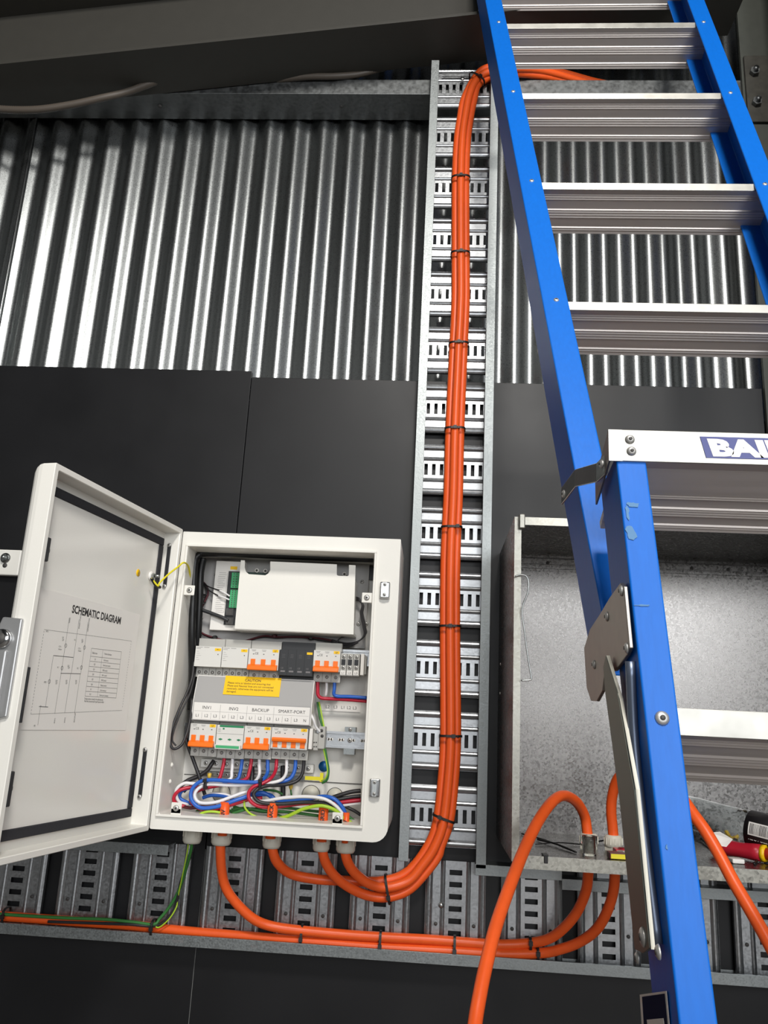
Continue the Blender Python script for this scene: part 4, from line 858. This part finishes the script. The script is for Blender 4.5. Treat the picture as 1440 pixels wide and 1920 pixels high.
# wire ties in the lower wiring
for x, y, l in ((266, 432, 'left end of big blue loop'), (590, 432, 'crossing point of blue and red wires')):
    p = at(*w2(x, y, -.165)); t = MB(); t.box(p.x-.0025, p.x+.0025, -.171, -.150, p.z-.013, p.z+.009, M_tie); t.box(p.x-.004, p.x+.004, -.174, -.170, p.z+.001, p.z+.008, M_tie); t.build('wire_tie', label=f'black wire tie at {l}', cat='zip tie', bevel=.0008)
# orange stubs with hand lettering
def w2p(x, y, Y): return at(300+x/3.13, 1330+y/3.13, Y)
for x, ya_, yb_, r, tx, lab in ((384, 556, 640, .0100, 'INV', 'orange cable stub entering beside the lower left tab'), (664, 560, 655, .0108, 'BACK', 'orange cable stub hand-lettered BACK'), (962, 580, 665, .0102, 'GRID', 'orange cable stub third from left at box bottom'), (1095, 618, 680, .0065, 'INV', 'narrow orange cable stub beside lower right tab')):
    Y_ = -.160; p = w2p(x, ya_-12, Y_); q = Vector((p.x, Y_, Z0-.012))
    o = MB().tube([p, (p+q)/2, q], r, M_orange, 16).build('cable_stub', label=lab, cat='cable')
    tm = MB(); tm.text(tx, (p.x+.0035, Y_-r-.0006, p.z-.033), (0, 0, 1), (-1, 0, 0), .0115, M_ink, 'LEFT', 1, 0, .0003); tm.build('hand_lettering', o)

# ================================================================ galvanised cabinet at right
CX0, CX1, CZ0, CZ1, CY = .153, .93, 1.268, 1.912, -.36
cb = thing('galvanised_cabinet', 'open-fronted spangled galvanised steel cabinet behind the blue ladder', 'cabinet', ((CX0+CX1)/2, -.18, CZ0))
MB().box(CX0, CX1, -.0042, -.0022, CZ0, CZ1, M_spangle).build('back_panel', cb)
MB().box(CX0, CX0+.0016, CY, -.0045, CZ0, CZ1, M_spangle).build('side_panel', cb)
MB().box(CX1-.0016, CX1, CY, -.0045, CZ0, CZ1, M_spangle).build('side_panel', cb)
MB().box(CX0+.0016, CX1-.0016, CY, -.0045, CZ0+.010, CZ0+.0116, M_spangle).build('floor_panel', cb)
MB().box(CX0+.0016, CX1-.0016, CY, -.0045, CZ1-.0016, CZ1, M_spangle).build('top_panel', cb)
MB().box(CX0, CX0+.0135, CY-.0012, CY, CZ0, CZ1, M_spangle_edge).build('front_flange', cb)
MB().box(CX0+.0135, CX1, CY-.0012, CY, CZ1-.016, CZ1, M_spangle_edge).build('front_flange', cb)
MB().box(CX0+.0135, CX1, CY-.0012, CY, CZ0-.011, CZ0+.0116, M_spangle_edge).build('front_flange', cb)
mb = MB(); 
for z in (1.885, 1.872): mb.tube([(CX0+.02, -.02-(1.885-z), z), (CX1-.02, -.02-(1.885-z), z)], .0007, M_hole, 4)
mb.box(CX0+.002, CX1-.002, -.0052, -.0042, CZ1-.010, CZ1-.008, M_hole)
for i in range(8):
    x = CX0+.03+i*.085; mb.lathe((x, -.0042, CZ1-.020), (0, -.0006, 0), [(0, .0045), (1, .0045)], M_hole, 10); mb.lathe((x, -.03, CZ1-.0016), (0, 0, -.0006), [(0, .0045), (1, .0045)], M_hole, 10)
mb.build('spot_welds', cb)
mb = MB(); 
for z in (1.415, 1.39): pass
for py in (1247, 1301): p = at(939, py, -.03); mb.lathe((CX0, -.06, p.z), (-.001, 0, 0), [(0, .003), (1, .003)], M_lbl, 8)
mb.build('rivet_dots', cb)
p = at(972, 968, CY); MB().box(CX0+.008, CX0+.020, CY-.012, CY-.0012, CZ1-.026, CZ1+.004, M_spangle_edge).build('corner_tab', cb, bevel=.002)
MB().box(CX0+.06, CX0+.12, CY+.02, CY+.03, CZ1, CZ1+.004, M_spangle_edge).build('top_clip', cb)
rod = [at(x, y, -.368) for x, y in ((966, 1081), (975, 1078), (986, 1080), (991, 1092), (989, 1113), (981, 1133), (979, 1150), (984, 1190), (991, 1240), (996, 1270), (993, 1275), (977, 1276))]
MB().tube(smooth(rod, 5), .0016, M_steel, 8).build('latch_rod', cb)
for px in (1104, 1150):
    p = at(px, 1580, -.225); g_ = gland(cb, p.x, -.225, CZ0+.0118, .0172, up=True, label=None)
# loose things on the cabinet floor
ZF = CZ0+.0122
def fl(px, py):      # point on the cabinet floor under a pixel
    d = ray(px, py); k = (ZF-CAM.z)/d.z; return CAM+d*k
cp_ = MB(); p = fl(1097, 1598); q = Vector((p.x+.0015, -.315, ZF)); cp_.lathe(q, (0, 0, .034), [(0, .0125), (.55, .0125), (.6, .015), (1, .015), (1, .011), (.1, .0105)], M_clear, 16)
cp_.build('clear_plastic_cap', label='clear plastic cap standing before the left cabinet gland', cat='plastic cap')
cp_ = MB(); q = Vector((at(1160, 1590, -.30).x, -.30, ZF+.007)); cp_.lathe(q, (.03, .004, 0), [(0, .008), (.5, .008), (.55, .010), (1, .010)], M_clear, 14)
cp_.build('clear_plastic_cap', label='clear plastic cap lying before the right cabinet gland', cat='plastic cap')
def stick(a, b, r, lab, m=M_tie, name='zip_tie_offcut', z=.002):
    a, b = fl(*a), fl(*b); a.z += z; b.z += z; mid = (a+b)/2+Vector((0, 0, .003))
    MB().tube(smooth([a, mid, b], 5), r, m, 6).build(name, label=lab, cat='zip tie')
stick((978, 1565), (1072, 1597), .0016, 'black zip tie offcut slanting across cabinet floor at left')
stick((1008, 1576), (1080, 1600), .0020, 'thicker black zip tie offcut beside the slanting one')
stick((1004, 1585), (1088, 1585), .0012, 'thin level black zip tie offcut left of the clear cap')
stick((1110, 1583), (1150, 1579), .0016, 'black zip tie offcut lying between the two cabinet glands')
stick((1414, 1622), (1450, 1590), .0022, 'dark offcut lying on cabinet floor at right edge')
p = fl(1015, 1595); MB().box(p.x-.004, p.x+.003, CY-.004, CY+.01, ZF-.012, ZF+.002, M_tie).box(p.x-.006, p.x+.004, CY-.004, CY+.02, ZF, ZF+.003, M_tie).build('zip_tie', label='black zip tie end hooked over cabinet front lip', cat='zip tie', bevel=.0008)
# connector boxes
for (px, py, w_, lab, zoff) in ((1155, 1602, .030, 'maroon and cream connector block at cabinet front, left of ladder stile', 0), (1166, 1594, .026, 'second maroon connector block leaning behind the first', .001)):
    c = fl(px, py); c = Vector((at(px, py, -.33 if w_ == .03 else -.29).x, -.335 if w_ == .03 else -.285, ZF+zoff)); t = thing('connector_block', lab, 'connector', c)
    MB().box(c.x-w_/2, c.x+w_/2, c.y-.012, c.y+.014, ZF, ZF+.011, M_wdr if w_ == .03 else M_red).build('housing', t, bevel=.001)
    MB().box(c.x-w_/2+.002, c.x+w_/2-.002, c.y-.0135, c.y-.012, ZF+.001, ZF+.009, M_gland if w_ != .03 else M_ylug).build('front_face', t)
# bottle
bt = thing('plastic_bottle', 'empty clear plastic bottle with dark label lying in the cabinet', 'bottle', at(1360, 1570, -.2))
A_ = at(1240, 1475, -.10); B_ = at(1475, 1558, -.27)
A_.z = ZF+.078; B_.z = ZF+.046
ax = B_-A_
MB().lathe(A_, ax, [(0, .012), (.02, .022), (.06, .031), (.3, .0338), (.5, .0322), (.60, .0335), (.66, .0315), (.70, .0338), (1.05, .0338), (1.07, .030), (1.07, .028), (1.04, .0325), (.70, .0325), (.5, .031), (.3, .0325), (.08, .029), (.02, .018)], M_clear, 28).build('bottle_shell', bt)
MB().lathe(A_+ax*.73, ax*.33, [(0, .0343), (1, .0343), (1, .0346), (0, .0346)], M_bdark if False else M_ink, 28).build('label_wrap', bt)
t_ = ax.normalized(); dv = (CAM-(A_+ax*.8)); dv = (dv-t_*dv.dot(t_)).normalized(); sd = t_.cross(dv)
if sd.z < 0: sd = -sd
lw = MB()
def wrap(u, th, rr=.0349): a_ = th; return A_+t_*u+(dv*math.cos(a_)+sd*math.sin(a_))*rr
u0 = ax.length*.765
def patch(u0, u1, a0, a1, m, rr=.0348):
    for k in range(6):
        b0 = a0+(a1-a0)*k/6; b1 = a0+(a1-a0)*(k+1)/6
        lw.add([wrap(u0, b0, rr), wrap(u1, b0, rr), wrap(u1, b1, rr), wrap(u0, b1, rr)], [(0, 1, 2, 3)], m)
patch(u0, u0+.040, -.35, .35, M_lbl)
for k in range(14):
    w_ = random.choice((.0008, .0014)); a_ = u0+.003+k*.0026; patch(a_, a_+w_, -.28, .28, M_ink, .0350)
lw.text('RECYCLE ME', wrap(u0, -.62, .0352), t_, sd, .009, M_lbl, 'LEFT'); lw.build('label_print', bt)
# screwdriver handle and bag
sd_ = thing('screwdriver', 'red screwdriver handle with yellow band under the bottle', 'screwdriver', fl(1400, 1595))
a, b = at(1330, 1556, -.2), at(1428, 1584, -.27); a.z = ZF+.017; b.z = ZF+.016; d = b-a
MB().lathe(a, d, [(0, .008), (.08, .013), (.3, .015), (.6, .0135), (.85, .0155), (1, .0155)], M_red, 14).build('handle', sd_)
MB().lathe(b, d.normalized()*.008, [(0, .0158), (1, .0158)], M_yel, 14).build('yellow_band', sd_)
MB().lathe(b+d.normalized()*.008, d.normalized()*.06, [(0, .011), (.3, .009), (1, .006)], M_red, 12).build('shank', sd_)
bg = thing('parts_bag', 'small clear bag of yellow plastic parts with a white paper label', 'bag', fl(1365, 1600))
random.seed(3); mb = MB()
for k in range(14):
    px, py = 1358+random.random()*26, 1588+random.random()*8; p = fl(px, py); p = Vector((p.x, max(p.y, -.33), ZF+.006+random.random()*.014)); mb.lathe(p, Vector((random.uniform(-1, 1), random.uniform(-.5, .5), random.uniform(-.4, .4))).normalized()*.014, [(0, .003), (.3, .0055), (1, .004)], M_gold, 7, False)
mb.build('yellow_parts', bg, kind='stuff')
P = [at(1333, 1562, -.29), at(1345, 1585, -.315), at(1362, 1588, -.315), at(1374, 1574, -.29), at(1350, 1560, -.27)]
MB().prism(P, (0, .0006, .0006), M_lbl).build('paper_label', bg)
mb = MB(); q = at(1339, 1574, -.3085); mb.text('PARTS', q, (1, 0, -.35), (.3, .3, 1), .0001, M_inkg)
stick((1305, 1568), (1330, 1590), .0035, 'dark green offcut lying just right of ladder stile', M_pcb, 'wire_offcut', .004)
p = fl(1316, 1588); MB().box(p.x-.012, p.x+.010, -.31, -.285, ZF, ZF+.008, M_lbl).build('paper_scrap', label='white folded paper scrap right of ladder stile', cat='paper', bevel=.002)
p = fl(1380, 1600); MB().lathe((p.x, -.31, ZF+.004), (.035, .004, 0), [(0, .002), (.3, .004), (1, .003)], M_black, 8).build('black_grommet', label='black plastic bit under the yellow parts bag', cat='plastic bit')

# ================================================================ blue ladder
lad = thing('stepladder', 'blue fibreglass dual-purpose ladder with aluminium treads leaning at right', 'ladder', (.5, -1.3, 0))
FW = .040
def channel(name, A, B, vdir, WD, sgn, m=M_blue, t=.0042, FW=.040):
    """C section running A->B (front outer corner line), flange toward sgn*x, depth along vdir"""
    A, B = Vector(A), Vector(B); v = Vector(vdir).normalized(); X = EX*sgn
    pr_ = [(0, 0), (FW, 0), (FW, t), (t, t), (t, WD-t), (FW, WD-t), (FW, WD), (0, WD)]
    return MB().prism([A+X*a+v*b for a, b in pr_], B-A, m).build(name, lad, bevel=.0036, seg=4)
# upper section
UA = Vector((.10681, -.56737, 2.92079)); UL = .40362; UT = Vector((-.06773, math.sin(UL), math.cos(UL))); UV = Vector((0, math.cos(UL), -math.sin(UL)))
UW, UWt = .38388, .02473
SU, SL = 1.13, .94
def sc(p, s_): return CAM+(Vector(p)-CAM)*s_
def upL(k): return sc(UA-UT*(.305*k), SU)
def upR(k): return upL(k)+EX*(UW-UWt*k)*SU+Vector((0, 0, -.004))
channel('stile', upL(-2.2)-EX*FW, upL(4.75)-EX*FW, UV, .085, 1)
channel('stile', upR(-2.2)+EX*FW, upR(4.75)+EX*FW, UV, .085, -1)
def tread(xa, xb, P, tilt, w_, lip=.013, cap=False, name='tread', mlip=M_alucap):
    P = Vector(P); d = Vector((0, math.cos(tilt), -math.sin(tilt))); nd = Vector((0, -math.sin(tilt), -math.cos(tilt)))
    prof = [P, P+Vector((0, 0, -lip))]
    fr = [(.08, .004), (.10, .0045), (.12, .0032), (.15, .0045), (.17, .0032), (.20, .0045), (.22, .0028), (.42, .0028), (.44, .0045), (.47, .0032), (.50, .0045), (.53, .0032), (.56, .0045), (.59, .0032), (.62, .0045), (.64, .0028), (.84, .0028), (.86, .0045), (.89, .0032), (.92, .0045), (.95, .0032), (1, .0045)]
    if cap: fr = [(a*.62+.38 if a > .08 else a, h) for a, h in fr]
    base = P+Vector((0, .003, -lip)); 
    prof += [base+d*(w_*a)+nd*(h-.005) for a, h in fr]
    prof += [P+Vector((0, .003, -lip))+d*w_-nd*.010, P+d*.006+Vector((0, 0, -lip+.012 if lip > .02 else 0))]
    o = MB().prism([Vector((xa, p.y, p.z)) for p in prof], (xb-xa, 0, 0), M_alu).build(name, lad)
    MB().box(xa+.0005, xb-.0005, P.y-.0016, P.y+.0004, P.z-lip, P.z, mlip).build('front_edge', o, bevel=.0006)
    return o
def rivet(p, n=(0, -1, 0), r=.006, par=None):
    s = MB(); n = Vector(n).normalized(); s.lathe(p, n*.003, [(0, r), (.5, r*.9), (1, r*.55)], M_screw, 14); s.lathe(Vector(p)+n*.003, n*.0003, [(0, r*.38), (1, r*.38)], M_hole, 10); return s.build('rivet', par or lad)
nU = -UV
for k in range(-1, 4):
    a, b = upL(k), upR(k)
    tread(a.x-FW+.0045, b.x+FW-.0045, a+UV*.006, math.radians(23), .088, .0145)
    for p, sg in ((a-EX*FW*.45, 1), (b+EX*FW*.45, -1)): rivet(p-EZ*.003, nU, .0048)
# lower (front) section
LA = Vector((.1965, -1.0633, 1.8305)); LL = .1557
def loL(t, dx=0): return sc(LA+Vector((.0422*t, -math.sin(LL)*t, -math.cos(LL)*t)), SL)+EX*dx
LV = Vector((0, math.cos(LL), -math.sin(LL)))
CW = .40
channel('stile', loL(.026), loL(1.86), LV, .082, 1, FW=.031)
channel('stile', loL(.026)+EX*CW, loL(1.86)+EX*(CW+.18), LV, .082, -1, FW=.031)
# treads of lower section
for k in range(1, 6):
    t = .305*k; p = loL(t, 0); tread(p.x+.0045, p.x+CW+.0968*t-.0045, p+LV*.006, math.radians(24), .112, .025)
    rivet(loL(t+.012, .0155), -LV, .007)
# top cap
LYF = loL(0).y-.006; cp0 = at(1140, 806, LYF); ct_ = tread(loL(.03).x+.004, cp0.x+CW+.02, Vector((0, LYF, cp0.z)), math.radians(24), .116, .035, cap=True, name='top_cap'); MB().box(cp0.x, loL(.03).x+.006, LYF-.0016, LYF+.0008, cp0.z-.035, cp0.z, M_alucap).build('cap_end', ct_)
zc0, zc1 = cp0.z-.035, cp0.z; xc = cp0.x; YC_ = LYF-.0018
# cheek of the cap
MB().prism([(xc, YC_+.001, zc1), (xc, YC_+.001, zc0), (xc, YC_+.05, zc0-.020), (xc, YC_+.075, zc0-.028), (xc, YC_+.075, zc1-.034)], (.002, 0, 0), M_plate).build('cap_cheek', lad)
for px, py in ((1181, 824), (1184, 846)): rivet(at(px, py, YC_), (0, -1, 0), .0052)
n1 = at(1312, 818, YC_); n2 = at(1324, 858, YC_)
bd = MB(); yb = YC_-.0006
bw = .26; bz1, bz0 = zc1-.0055, zc1-.029
bd.prism([(n1.x, yb, bz1), (n2.x, yb, bz0), (n2.x+bw, yb, bz0), (n1.x+bw, yb, bz1)], (0, .0006, 0), M_navy)
bdo = bd.build('name_badge', lad)
MB().text('BAILEY', (n2.x+.006, yb-.0003, bz0+.0030), EX, EZ, .0245, M_lbl, 'LEFT', 1.62, -.18, .0014).build('badge_lettering', bdo)
# strap joining both sections (folded steel)
st = [at(1052, 915, -.94), at(1078, 880, -1.0), at(1118, 868, -1.085), at(1136, 850, -1.105)]
wv = Vector((0, 0, -.021)); mb = MB()
for i in range(3):
    a, b = st[i], st[i+1]; nrm_ = (b-a).cross(wv).normalized()*.0022
    h0, h1 = (Vector((0, 0, -.022)),)*2
    mb.prism([a, b, b+h1, a+h0], nrm_, M_steel)
mb.build('joining_strap', lad, bevel=.0006)
rivet(at(1058, 926, -.952), (-1, -.35, 0), .0052); rivet(at(1129, 870, -1.105), (-1, -.35, 0), .0045)
# side plate and brace on the web of the lower stile
def webp(px, py, off=-.002):   # point on the outer web of the lower left stile
    d_ = (loL(1)-loL(0)).normalized(); N_ = d_.cross(LV).normalized(); P_ = loL(.3)+N_*0
    if N_.x > 0: N_ = -N_
    return onplane(px, py, P_+N_*(-off), N_), N_
pl = [webp(*p)[0] for p in ((1170, 1093), (1177, 1100), (1188, 1215), (1183, 1228), (1160, 1258), (1140, 1262), (1136, 1295), (1125, 1315), (1114, 1314), (1106, 1290), (1101, 1215), (1112, 1180), (1132, 1150), (1150, 1120))]
Nw = webp(1150, 1200)[1]
plate = MB().prism(pl, Nw*.004, M_plate).build('pivot_plate', lad, bevel=.0008)
for px, py in ((1166, 1108), (1139, 1156), (1176, 1215), (1115, 1246)): p = webp(px, py, -.006)[0]; rivet(p, Nw, .0055, lad)
mb = MB(); p = webp(1136, 1269, -.0062)[0]; mb.lathe(p, Nw*.0006, [(0, .003), (1, .003)], M_hole, 10); mb.build('plate_hole', plate)
ba = [webp(*p, off=-.010)[0] for p in ((1141, 1229), (1163, 1300), (1194, 1480), (1224, 1778), (1212, 1788), (1196, 1780), (1167, 1500), (1140, 1300), (1136, 1250))]
MB().prism(ba, Nw*.003, mat('dull_brace_steel', (122, 124, 116), .5, .8)).build('spreader_brace', lad, bevel=.0006)
ed = [webp(*p, off=-.010)[0] for p in ((1141, 1229), (1166, 1310), (1197, 1480), (1226, 1780))]
mb = MB()
for i in range(3): mb.prism([ed[i], ed[i+1], ed[i+1]+Vector((.0012, -.0005, 0)), ed[i]+Vector((.0012, -.0005, 0))], Nw*.0022, M_gland)
mb.build('brace_edge', lad)
tb_ = [webp(*p, off=-.004)[0] for p in ((1182, 1240), (1190, 1400), (1212, 1600), (1233, 1770))]
MB().tube(smooth(tb_, 4), .0052, mat('dull_brace_tube', (112, 122, 140), .38, .8), 10).build('brace_tube', lad)
for px, py, r in ((1206, 1757, .0085), (1236, 1785, .0062), (1197, 1796, .0055)): rivet(webp(px, py, -.013)[0], Nw, r)
# warning sticker on the web
q = [webp(*p, off=-.0012)[0] for p in ((1200, 1865), (1250, 1858), (1262, 1990), (1208, 1995))]
stc = MB().prism(q, Nw*.0003, M_lbl).build('web_sticker', lad)
q = [webp(*p, off=-.0018)[0] for p in ((1204, 1869), (1246, 1863), (1257, 1985), (1212, 1990))]
s_ = MB().prism(q, Nw*.0002, M_bdark); q = [webp(*p, off=-.0022)[0] for p in ((1213, 1912), (1244, 1909), (1250, 1950), (1218, 1953))]; s_.prism(q, Nw*.0002, M_lbl); s_.build('sticker_print', stc)
# scuffs on the front flange
M_scuff = mat('pale_scuff', (86, 128, 168), .7)
dL_ = (loL(1)-loL(0)).normalized(); nF = dL_.cross(EX).normalized(); nF = nF if nF.y < 0 else -nF
random.seed(11)
for k, (px, py, w_, h_) in enumerate(((1186, 946, 15, 7), (1176, 958, 5, 20), (1184, 1000, 12, 17), (1206, 1135, 18, 2), (1250, 1588, 2, 6))):
    c = onplane(px, py, loL(.3)+nF*.0006, nF); q = []
    for j in range(14):
        a = 2*math.pi*j/14; q.append(c+(EX*math.cos(a)*w_+dL_*math.sin(a)*h_)*.00056*random.uniform(.45, 1))
    MB().prism(q, nF*.0002, M_scuff).build('scuff_mark', lad)

# repeats of one kind carry a common group phrase
GRP = {'wire': 'wires inside the white enclosure', 'power_cable': 'orange power cables', 'circuit_breaker': 'orange-toggle circuit breakers', 'energy_meter': 'white meter modules', 'cable_tray': 'galvanised cable trays',
       'zip_tie': 'black zip ties', 'zip_tie_offcut': 'zip tie offcuts on the cabinet floor', 'cable_stub': 'orange cable stubs entering the enclosure', 'harness_tie': 'small harness ties', 'flexible_conduit': 'ribbed conduits under the rafter',
       'earth_wire': 'earth wires below the enclosure', 'cable_bundle': 'black cable bundles at the left inner wall', 'connector_block': 'connector blocks on the cabinet floor', 'clear_plastic_cap': 'clear plastic caps on the cabinet floor',
       'mounting_rail': 'mounting rails of the enclosure', 'terminal_bar': 'terminal bars behind the wires', 'end_stop': 'white end stops', 'wire_tie': 'wire ties in the lower wiring', 'wire_lug': 'yellow insulated lugs', 'earth_lead': 'yellow earth leads', 'wire_sleeve': 'white wire sleeves'}
for o in bpy.data.objects:
    b = o.name.split('.')[0]
    if o.parent is None and 'label' in o and 'group' not in o and b in GRP: o['group'] = GRP[b]
